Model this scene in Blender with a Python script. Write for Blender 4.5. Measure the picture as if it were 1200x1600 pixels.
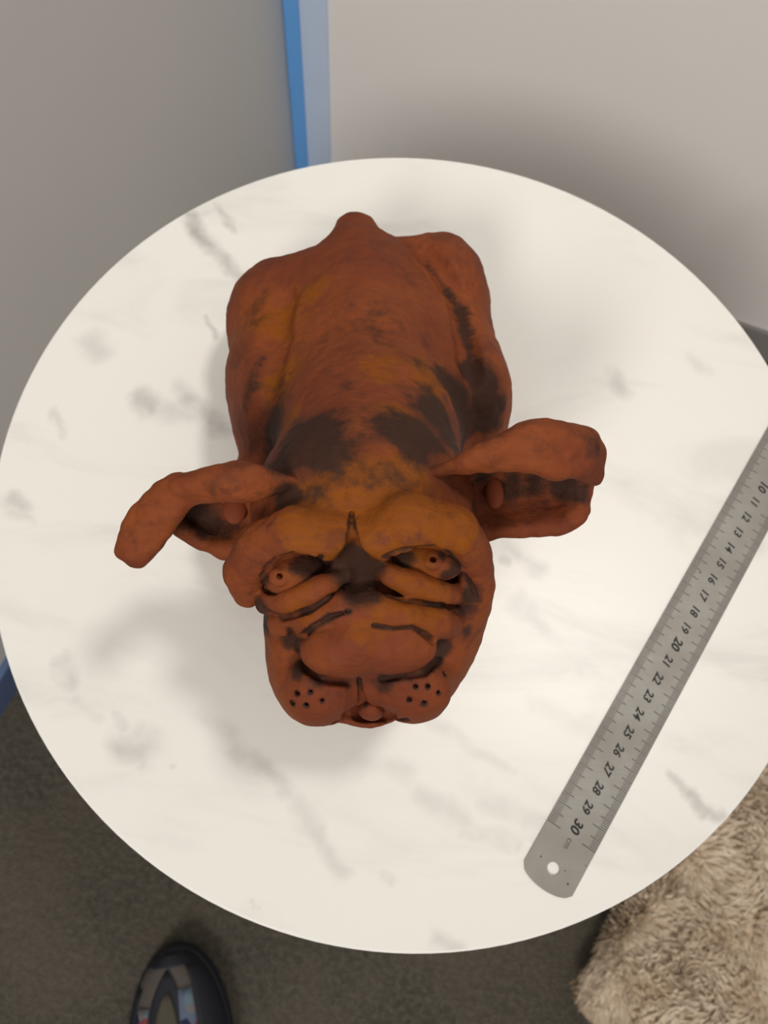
import bpy, bmesh, math, random
import numpy as np
from mathutils import Matrix, Vector, noise

for o in list(bpy.data.objects): bpy.data.objects.remove(o, do_unlink=True)
scene = bpy.context.scene
COL = scene.collection
TABLE = 0.50            # table top height above the floor (m)
CM = 0.01
def wp(p): return Vector((p[0]*CM, p[1]*CM, p[2]*CM + TABLE))      # cm on the table frame -> metres

# ------------------------------------------------------------------ camera
pitch, roll = math.radians(71.25), math.radians(8.27)
fw = Vector((0, math.cos(pitch), -math.sin(pitch))); r0 = Vector((1, 0, 0)); u0 = r0.cross(fw)
rt = math.cos(roll)*r0 + math.sin(roll)*u0; up = -math.sin(roll)*r0 + math.cos(roll)*u0
cam = bpy.data.cameras.new('camera'); cam.lens = 1244/1600*36; cam.sensor_width = 36; cam.sensor_fit = 'AUTO'
cam.clip_start = 0.01; cam.clip_end = 50
cam.dof.use_dof = True; cam.dof.focus_distance = 0.275; cam.dof.aperture_fstop = 15
camo = bpy.data.objects.new('camera', cam); COL.objects.link(camo)
M = Matrix((rt, up, -fw)).transposed().to_4x4(); M.translation = wp((-1.44, -14.44, 38.29))
camo.matrix_world = M
scene.camera = camo
vs = scene.view_settings
vs.view_transform = 'Standard'; vs.look = 'None'; vs.gamma = 1; vs.use_curve_mapping = False; vs.exposure = 0.0

# ------------------------------------------------------------------ light
world = bpy.data.worlds.new('room_light'); scene.world = world; world.use_nodes = True
bgn = world.node_tree.nodes['Background']; bgn.inputs[0].default_value = (1.0, 0.95, 0.88, 1); bgn.inputs[1].default_value = 0.50
def lamp(name, kind, loc, target, energy, color, **kw):
    l = bpy.data.lights.new(name, kind); l.energy = energy; l.color = color
    for k, v in kw.items(): setattr(l, k, v)
    o = bpy.data.objects.new(name, l); COL.objects.link(o); o.location = loc
    o.rotation_euler = (Vector(target) - Vector(loc)).to_track_quat('-Z', 'Y').to_euler()
    return o
lamp('ceiling_lamp', 'AREA', (-0.45, -1.60, 2.05), (0, 0.3, 0.6), 23, (1.0, 0.96, 0.91), shape='DISK', size=0.6)
lamp('downlight', 'SPOT', (0.45, 0.26, 2.2), (-0.06, 0.09, 0.5), 46, (1.0, 0.96, 0.90), shadow_soft_size=0.12, spot_size=math.radians(31), spot_blend=1.0)


# ------------------------------------------------------------------ helpers
def link(name, me, mat, parent=None, smooth=False):
    o = bpy.data.objects.new(name, me); COL.objects.link(o)
    if mat: me.materials.append(mat)
    if smooth: me.polygons.foreach_set('use_smooth', [True]*len(me.polygons))
    if parent:
        o.parent = parent; o.matrix_parent_inverse = parent.matrix_world.inverted()
    return o
def tag(o, label=None, cat=None, kind=None, group=None):
    if label: o['label'] = label
    if cat: o['category'] = cat
    if kind: o['kind'] = kind
    if group: o['group'] = group
    return o
def empty(name, loc, label, cat):
    o = bpy.data.objects.new(name, None); COL.objects.link(o); o.location = loc; o.empty_display_size = 0.02
    bpy.context.view_layer.update()
    return tag(o, label, cat)
def mesh(name, v, f):
    me = bpy.data.meshes.new(name); me.from_pydata([tuple(x) for x in v], [], [tuple(x) for x in f]); me.update(); return me
def box(name, c, hx, hy, hz, rz, mat, parent=None, bev=0.0):
    bm = bmesh.new(); bmesh.ops.create_cube(bm, size=2)
    bmesh.ops.scale(bm, vec=(hx, hy, hz), verts=bm.verts)
    if bev: bmesh.ops.bevel(bm, geom=bm.edges[:], offset=bev, segments=2, affect='EDGES', profile=0.5)
    bmesh.ops.transform(bm, matrix=Matrix.Translation(c) @ Matrix.Rotation(rz, 4, 'Z'), verts=bm.verts)
    me = bpy.data.meshes.new(name); bm.to_mesh(me); bm.free()
    return link(name, me, mat, parent)
def lathe(name, prof, mat, parent=None, n=96, loc=(0,0,0)):
    v, f = [], []
    for r, z in prof:
        for i in range(n):
            a = 2*math.pi*i/n; v.append((loc[0]+r*math.cos(a), loc[1]+r*math.sin(a), loc[2]+z))
    for j in range(len(prof)-1):
        for i in range(n): f.append((j*n+i, j*n+(i+1)%n, (j+1)*n+(i+1)%n, (j+1)*n+i))
    f.append(tuple(range(n))[::-1]); f.append(tuple((len(prof)-1)*n+i for i in range(n)))
    return link(name, mesh(name, v, f), mat, parent, True)

class NT:
    def __init__(s, name):
        s.m = bpy.data.materials.new(name); s.m.use_nodes = True; s.t = s.m.node_tree; s.b = s.t.nodes['Principled BSDF']
    def n(s, typ, **kw):
        x = s.t.nodes.new(typ)
        for k, v in kw.items(): setattr(x, k, v)
        return x
    def l(s, a, b): s.t.links.new(a, b)
    def setin(s, node, i, v):
        if hasattr(v, 'bl_rna') and hasattr(v, 'is_output'): s.l(v, node.inputs[i])
        else: node.inputs[i].default_value = v
    def coord(s, kind='Object'): return s.n('ShaderNodeTexCoord').outputs[kind]
    def noise(s, vec, scale, detail=4, rough=0.55, out='Fac', dist=0.0):
        x = s.n('ShaderNodeTexNoise'); s.l(vec, x.inputs['Vector']); x.inputs['Scale'].default_value = scale
        x.inputs['Detail'].default_value = detail; x.inputs['Roughness'].default_value = rough; x.inputs['Distortion'].default_value = dist
        return x.outputs['Fac' if out == 'Fac' else 'Color']
    def math(s, op, a, b=None, c=None, clamp=False):
        x = s.n('ShaderNodeMath', operation=op, use_clamp=clamp); s.setin(x, 0, a)
        if b is not None: s.setin(x, 1, b)
        if c is not None: s.setin(x, 2, c)
        return x.outputs[0]
    def vmath(s, op, a, b=None, scale=None):
        x = s.n('ShaderNodeVectorMath', operation=op); s.setin(x, 0, a)
        if b is not None: s.setin(x, 1, b)
        if scale is not None: s.setin(x, 3, scale)
        return x.outputs['Value' if op in ('DOT_PRODUCT', 'LENGTH', 'DISTANCE') else 'Vector']
    def mapr(s, v, a, b, c=0.0, d=1.0, smooth=True):
        x = s.n('ShaderNodeMapRange', interpolation_type='SMOOTHSTEP' if smooth else 'LINEAR')
        s.l(v, x.inputs['Value'])
        for k, q in zip(('From Min', 'From Max', 'To Min', 'To Max'), (a, b, c, d)): s.setin(x, k, q)
        return x.outputs['Result']
    def mix(s, fac, a, b, blend='MIX'):
        x = s.n('ShaderNodeMix', data_type='RGBA', blend_type=blend); s.setin(x, 0, fac)
        for i, c in ((6, a), (7, b)): s.setin(x, i, (*c, 1) if isinstance(c, tuple) and len(c) == 3 else c)
        return x.outputs[2]
    def attr(s, name):
        x = s.n('ShaderNodeAttribute', attribute_name=name); return x.outputs['Fac']
    def bump(s, h, strength, dist, normal=None):
        x = s.n('ShaderNodeBump'); s.l(h, x.inputs['Height']); x.inputs['Strength'].default_value = strength; x.inputs['Distance'].default_value = dist
        if normal: s.l(normal, x.inputs['Normal'])
        return x.outputs['Normal']
    def out(s, color=None, rough=0.5, metal=0.0, spec=0.5, normal=None):
        if color is not None: s.setin(s.b, 'Base Color', (*color, 1) if isinstance(color, tuple) and len(color) == 3 else color)
        s.setin(s.b, 'Roughness', rough); s.b.inputs['Metallic'].default_value = metal; s.b.inputs['Specular IOR Level'].default_value = spec
        if normal: s.l(normal, s.b.inputs['Normal'])
        return s.m

def plain(name, color, rough=0.6, spec=0.4, metal=0.0, var=0.08, scale=30):
    t = NT(name); nz = t.noise(t.coord(), scale)
    dark = tuple(c*(1-var) for c in color); light = tuple(min(1, c*(1+var)) for c in color)
    return t.out(t.mix(nz, dark, light), rough, metal, spec)

BODY = [
 ('e','+',1,(-2.756,0.919,5.6),(5.1,4.0,5.0),(0,0,0.166)),
 ('e','+',1.2,(-3.235,3.69,5.2),(5.3,4.4,4.6),(0,0,0.166)),
 ('e','+',1.0,(-7.4,5.9,3.8),(3.0,3.1,4.0),(0,0,0.166)),
 ('e','+',1.0,(-0.1,8.0,3.8),(2.45,3.7,4.2),(0,0,0.166)),
 ('e','+',0.8,(-8.0,6.9,3.2),(2.2,1.9,3.2),(0,0,0.166)),
 ('e','+',0.9,(-7.2,2.6,4.2),(2.5,3.0,3.9),(0,0,0.166)),
 ('e','+',0.8,(-1.679,9.229,4.6),(2.0,1.5,2.6),(0,0,0.166)),
 ('e','+',0.8,(1.2,5.0,4.0),(1.7,3.2,3.6),(0,0,0.166)),
 ('e','+',1.2,(-4.016,6.521,5.2),(3.6,3.6,3.8),(0,0,0.166)),
 ('c','+',0.75,[(-2.697,-0.061,8.6,2.6),(-3.227,3.113,8.2,2.4),(-3.828,6.208,7.3,1.95),(-4.261,8.409,6.8,1.55),(-4.673,9.985,6.5,1.05)]),
 ('e','+',1.0,(-6.723,0.336,4.6),(2.0,3.0,4.4),(0,0,0.166)),
 ('e','+',1.0,(1.675,2.605,4.6),(2.0,3.0,4.4),(0,0,0.166)),
 ('c','+',1.0,[(-6.6,-3.6,5.5,2.0),(-6.4,-4.6,2.2,1.6),(-6.2,-5.2,1.0,1.5)]),
 ('c','+',0.6,[(-6.2,-5.0,0.7,1.3),(-5.9,-6.6,0.6,1.1)]),
 ('c','+',1.0,[(1.2,-2.4,5.5,2.0),(1.1,-3.3,2.2,1.6),(1.2,-3.9,1.0,1.5)]),
 ('c','+',0.6,[(1.2,-3.8,0.7,1.3),(1.6,-5.3,0.6,1.1)]),
 ('c','+',0.8,[(-8.0,5.2,1.2,1.6),(-7.4,1.2,0.8,1.2)]),
 ('c','+',0.8,[(1.0,6.8,1.2,1.6),(1.8,2.8,0.8,1.2)]),
 ('c','+',1.2,[(-2.6,-2.6,5.5,3.6),(-2.2,-5.6,8.0,3.2)]),
 ('c','+',1.5,[(-2.421,-1.731,9.2,3.6),(-2.193,-4.472,10.8,3.4)]),
 ('e','+',1.2,(-2.158,-5.376,10.9),(4.0,3.2,3.7),(0,0,0.166)),
 ('e','+',1.0,(-1.702,-7.911,9.2),(3.75,2.7,3.45),(0,0,0.166)),
 ('e','+',1.0,(-1.326,-9.547,8.5),(3.35,2.4,3.2),(0,0,0.166)),
 ('e','+',0.8,(1.277,-8.084,8.6),(1.55,2.4,2.7),(0,0,0.166)),
 ('e','+',0.6,(1.887,-6.956,10.0),(0.95,1.9,2.4),(0,0,0.166)),
 ('e','+',0.8,(-1.202,-10.686,8.2),(2.65,1.4,2.6),(0,0,0.166)),
 ('c','+',0.5,[(-1.678,-7.205,14.2,0.78),(-0.684,-6.662,14.45,1.05),(0.694,-6.537,13.9,1.0),(1.677,-6.831,12.7,0.72),(2.278,-7.474,11.4,0.3)]),
 ('c','+',0.5,[(-2.961,-7.357,14.2,0.74),(-4.105,-7.372,14.1,0.9),(-5.197,-7.701,13.2,0.82),(-5.763,-8.393,12.1,0.72),(-5.665,-8.882,11.2,0.5)]),
 ('e','+',0.2,(-1.54,-7.341,14.3),(0.72,0.55,0.62),(0,0,0.166)),
 ('e','+',0.2,(-3.03,-7.552,14.25),(0.66,0.5,0.6),(0,0,0.166)),
 ('e','-',0.15,(-3.887,-8.372,13.45),(1.15,0.57,1.1),(0,0.1,0.586)),
 ('e','-',0.15,(0.08,-7.536,13.75),(1.3,0.5,1.1),(0,-0.1,-0.034)),
 ('c','+',0.3,[(-4.917,-9.241,11.8,0.4),(-3.93,-9.138,12.6,0.48),(-3.035,-8.694,13.2,0.4),(-2.375,-8.25,13.1,0.2)]),
 ('c','+',0.3,[(-1.392,-7.804,13.2,0.22),(-0.903,-8.037,13.3,0.38),(-0.181,-8.26,13.25,0.46),(0.78,-8.269,12.7,0.45),(1.564,-8.059,11.8,0.3)]),
 ('c','+',0.12,[(-4.34,-9.762,11.3,0.46),(-3.213,-9.666,12.45,0.5),(-2.274,-9.173,13.2,0.4)]),
 ('c','+',0.15,[(-1.618,-9.139,13.2,0.5),(-0.355,-9.278,13.15,0.55),(0.791,-9.176,12.4,0.55),(1.398,-9.004,11.5,0.42)]),
 ('e','+',0.15,(-2.039,-10.439,12.15),(1.5,0.9,0.95),(-0.5,0,0.166)),
 ('e','+',0.3,(-0.553,-10.226,12.3),(1.5,0.72,0.95),(-0.5,0,0.116)),
 ('c','+',0.4,[(-1.921,-9.575,12.85,0.6),(-1.693,-9.976,12.7,0.75)]),
 ('e','+',0.28,(-2.744,-11.73,9.8),(1.32,1.05,1.85),(-0.3,0,0.166)),
 ('e','+',0.28,(0.252,-11.158,9.9),(1.55,1.02,1.85),(-0.3,0,-0.134)),
 ('e','+',0.25,(-0.964,-11.488,7.3),(1.6,1.0,1.0),(0,0,0.166)),
 ('e','+',0.6,(-3.932,-10.253,8.6),(1.1,2.1,2.1),(0,0,0.166)),
 ('e','+',0.6,(1.067,-9.625,8.6),(1.1,1.8,2.2),(0,0,0.166)),
 ('c','+',0.2,[(-2.04,-12.257,8.5,0.3),(-0.887,-12.247,8.4,0.33),(0.339,-11.76,8.5,0.3)]),
 ('e','-',0.12,(-0.911,-12.226,9.9),(0.95,0.3,1.5),(0,0,0.166)),
 ('c','-',0.05,[(-2.477,-6.378,14.327,0.05),(-2.364,-7.012,14.611,0.12),(-2.27,-7.497,14.594,0.2),(-2.14,-7.809,14.294,0.28)]),
 ('c','-',0.05,[(-2.476,-6.397,14.51,0.05),(-2.364,-7.022,14.773,0.1),(-2.264,-7.551,14.777,0.17),(-2.135,-7.86,14.477,0.24)]),
 ('e','-',0.5,(-1.974,-8.22,14.05),(0.55,0.95,0.55),(0,0,0.166)),
 ('c','-',0.05,[(-5.043,-8.67,12.488,0.086),(-4.874,-8.925,12.189,0.108),(-4.605,-8.957,12.504,0.101),(-4.018,-8.68,12.801,0.101),(-3.541,-8.106,12.364,0.094),(-2.993,-7.819,12.931,0.065)]),
 ('c','-',0.05,[(-5.027,-8.696,12.603,0.073),(-4.859,-8.949,12.304,0.092),(-4.591,-8.982,12.619,0.086),(-4.007,-8.706,12.916,0.086),(-3.532,-8.134,12.479,0.08),(-2.986,-7.849,13.045,0.055)]),
 ('c','-',0.05,[(-1.165,-7.795,14.545,0.058),(-0.974,-7.789,14.326,0.079),(-0.265,-7.525,12.617,0.086),(0.633,-7.584,12.149,0.101),(1.197,-7.527,11.805,0.108),(1.416,-7.508,12.754,0.108),(1.843,-7.733,12.215,0.094),(2.1,-8.044,11.886,0.058)]),
 ('c','-',0.05,[(-1.167,-7.827,14.659,0.049),(-0.976,-7.82,14.441,0.067),(-0.271,-7.556,12.732,0.073),(0.624,-7.614,12.263,0.086),(1.185,-7.557,11.919,0.092),(1.403,-7.539,12.868,0.092),(1.829,-7.763,12.329,0.08),(2.085,-8.072,12.001,0.049)]),
 ('c','-',0.05,[(-5.052,-8.609,12.939,0.08),(-4.866,-8.425,13.497,0.09),(-4.524,-8.246,14.045,0.09),(-4.011,-8.124,14.486,0.08),(-3.591,-7.678,12.89,0.07),(-3.164,-8.058,14.485,0.06)]),
 ('c','-',0.05,[(-5.039,-8.631,13.035,0.068),(-4.853,-8.448,13.593,0.076),(-4.512,-8.27,14.141,0.076),(-4.001,-8.15,14.581,0.068),(-3.583,-7.703,12.985,0.06),(-3.157,-8.084,14.58,0.051)]),
 ('c','-',0.05,[(-1.244,-7.814,14.57,0.065),(-0.598,-7.577,14.881,0.072),(0.169,-7.324,14.837,0.072),(0.928,-7.171,13.591,0.086),(1.39,-7.505,13.237,0.086)]),
 ('c','-',0.05,[(-1.245,-7.839,14.661,0.055),(-0.601,-7.604,14.972,0.061),(0.163,-7.352,14.927,0.061),(0.92,-7.197,13.681,0.073),(1.38,-7.53,13.328,0.073)]),
 ('c','-',0.06,[(-4.925,-9.504,12.108,0.101),(-4.205,-9.714,12.059,0.115),(-3.293,-9.454,12.921,0.108),(-2.789,-9.059,13.195,0.086),(-2.407,-8.592,12.615,0.05)]),
 ('c','-',0.06,[(-4.908,-9.527,12.231,0.086),(-4.192,-9.736,12.183,0.098),(-3.284,-9.478,13.045,0.092),(-2.782,-9.085,13.319,0.073),(-2.402,-8.62,12.738,0.042)]),
 ('c','-',0.05,[(-1.52,-8.424,12.738,0.05),(-0.979,-8.717,13.336,0.079),(-0.329,-8.859,13.465,0.094),(0.272,-8.772,13.082,0.094),(0.855,-8.671,12.815,0.094),(1.465,-8.389,11.49,0.058)]),
 ('c','-',0.05,[(-1.52,-8.447,12.839,0.042),(-0.981,-8.74,13.437,0.067),(-0.333,-8.882,13.565,0.08),(0.266,-8.795,13.183,0.08),(0.846,-8.694,12.915,0.08),(1.454,-8.412,11.591,0.049)]),
 ('c','-',0.06,[(-3.66,-10.245,10.96,0.108),(-3.404,-10.199,12.311,0.122),(-3.205,-10.03,12.707,0.108),(-2.616,-9.625,13.222,0.086),(-2.011,-9.424,13.487,0.043)]),
 ('c','-',0.06,[(-3.649,-10.265,11.092,0.092),(-3.394,-10.221,12.443,0.104),(-3.196,-10.053,12.838,0.092),(-2.61,-9.65,13.354,0.073),(-2.008,-9.45,13.618,0.037)]),
 ('c','-',0.05,[(-1.265,-9.752,13.302,0.058),(-0.672,-9.745,13.286,0.079),(-0.06,-9.631,13.377,0.094),(0.327,-9.698,13.035,0.115),(0.714,-9.875,12.694,0.115)]),
 ('c','-',0.05,[(-1.266,-9.776,13.426,0.049),(-0.676,-9.768,13.41,0.067),(-0.067,-9.655,13.501,0.08),(0.318,-9.722,13.159,0.098),(0.704,-9.897,12.818,0.098)]),
 ('c','-',0.15,[(-3.972,-10.08,12.015,0.072),(-3.68,-10.427,10.836,0.13),(-3.227,-11.131,11.348,0.144),(-2.633,-11.446,11.488,0.144),(-1.783,-11.386,10.924,0.086)]),
 ('c','-',0.15,[(-3.957,-10.106,12.171,0.061),(-3.667,-10.45,10.992,0.11),(-3.217,-11.151,11.505,0.122),(-2.626,-11.463,11.646,0.122),(-1.781,-11.404,11.081,0.073)]),
 ('c','-',0.1,[(-0.713,-11.125,11.098,0.101),(-0.034,-10.916,11.586,0.144),(0.635,-10.754,11.565,0.144),(1.164,-10.121,10.816,0.072)]),
 ('c','-',0.1,[(-0.717,-11.144,11.255,0.086),(-0.042,-10.937,11.743,0.122),(0.623,-10.775,11.721,0.122),(1.149,-10.146,10.972,0.061)]),
 ('c','-',0.06,[(-1.466,-11.172,10.954,0.072),(-1.366,-11.508,10.61,0.094),(-1.214,-11.863,10.013,0.13)]),
 ('c','-',0.06,[(-1.466,-11.189,11.096,0.061),(-1.367,-11.523,10.753,0.08),(-1.215,-11.876,10.156,0.11)]),
 ('c','-',0.08,[(-1.206,-11.897,9.913,0.144),(-1.643,-12.252,8.881,0.144),(-2.059,-12.661,9.433,0.101)]),
 ('c','-',0.08,[(-1.208,-11.911,10.071,0.122),(-1.642,-12.264,9.039,0.122),(-2.056,-12.67,9.591,0.086)]),
 ('c','-',0.08,[(-1.206,-11.897,9.913,0.144),(-0.387,-12.037,8.674,0.144),(0.385,-12.195,9.9,0.086)]),
 ('c','-',0.08,[(-1.208,-11.911,10.071,0.122),(-0.393,-12.049,8.832,0.122),(0.375,-12.208,10.058,0.073)]),
 ('c','-',0.1,[(-1.649,-12.21,8.909,0.25),(-0.972,-12.019,8.563,0.35),(-0.264,-12.06,8.613,0.25)]),
 ('c','-',0.1,[(-1.646,-12.239,9.293,0.212),(-0.978,-12.051,8.947,0.298),(-0.279,-12.091,8.996,0.212)]),
 ('c','-',0.02,[(-3.423,-11.942,11.142,0.09),(-3.408,-11.951,11.145,0.09)]),
 ('c','-',0.02,[(-3.434,-11.927,10.983,0.075),(-3.42,-11.936,10.986,0.075)]),
 ('c','-',0.02,[(-2.985,-11.861,11.375,0.09),(-2.971,-11.87,11.371,0.09)]),
 ('c','-',0.02,[(-2.994,-11.846,11.216,0.075),(-2.98,-11.854,11.212,0.075)]),
 ('c','-',0.02,[(-2.571,-12.076,11.173,0.09),(-2.557,-12.084,11.161,0.09)]),
 ('c','-',0.02,[(-2.577,-12.062,11.013,0.075),(-2.564,-12.07,11.002,0.075)]),
 ('c','-',0.02,[(-3.075,-12.257,10.983,0.09),(-3.061,-12.265,10.976,0.09)]),
 ('c','-',0.02,[(-3.085,-12.244,10.823,0.075),(-3.071,-12.252,10.817,0.075)]),
 ('c','-',0.02,[(-3.581,-12.257,10.657,0.09),(-3.566,-12.266,10.66,0.09)]),
 ('c','-',0.02,[(-3.594,-12.244,10.498,0.075),(-3.579,-12.253,10.501,0.075)]),
 ('c','-',0.02,[(1.328,-10.656,11.07,0.09),(1.344,-10.663,11.052,0.09)]),
 ('c','-',0.02,[(1.344,-10.634,10.912,0.075),(1.36,-10.641,10.894,0.075)]),
 ('c','-',0.02,[(0.82,-11.141,11.478,0.09),(0.834,-11.148,11.469,0.09)]),
 ('c','-',0.02,[(0.833,-11.121,11.32,0.075),(0.848,-11.129,11.311,0.075)]),
 ('c','-',0.02,[(1.221,-11.264,11.187,0.09),(1.237,-11.271,11.17,0.09)]),
 ('c','-',0.02,[(1.236,-11.245,11.029,0.075),(1.252,-11.252,11.012,0.075)]),
 ('c','-',0.02,[(0.419,-11.223,11.512,0.09),(0.433,-11.231,11.507,0.09)]),
 ('c','-',0.02,[(0.43,-11.204,11.354,0.075),(0.444,-11.212,11.348,0.075)]),
 ('c','-',0.02,[(0.307,-11.633,11.137,0.09),(0.322,-11.64,11.129,0.09)]),
 ('c','-',0.02,[(0.317,-11.616,10.978,0.075),(0.332,-11.624,10.97,0.075)]),
 ('c','-',0.02,[(0.816,-11.657,11.04,0.09),(0.832,-11.664,11.025,0.09)]),
 ('c','-',0.02,[(0.83,-11.641,10.881,0.075),(0.845,-11.648,10.866,0.075)]),
 ('c','-',0.5,[(-1.812,9.094,7.541,0.15),(-0.458,7.731,7.994,0.3),(0.445,6.301,7.832,0.35),(1.008,3.836,8.69,0.35),(1.378,1.864,9.022,0.3)]),
 ('c','-',0.5,[(-1.811,9.018,7.64,0.128),(-0.461,7.657,8.095,0.255),(0.439,6.231,7.936,0.298),(0.999,3.771,8.796,0.298),(1.367,1.804,9.131,0.255)]),
 ('c','-',0.8,[(-7.153,4.64,8.298,0.3),(-7.059,2.095,8.849,0.4),(-6.992,0.078,9.262,0.3)]),
 ('c','-',0.8,[(-7.161,4.666,8.256,0.255),(-7.067,2.119,8.806,0.34),(-7.001,0.1,9.218,0.255)]),
]
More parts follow.
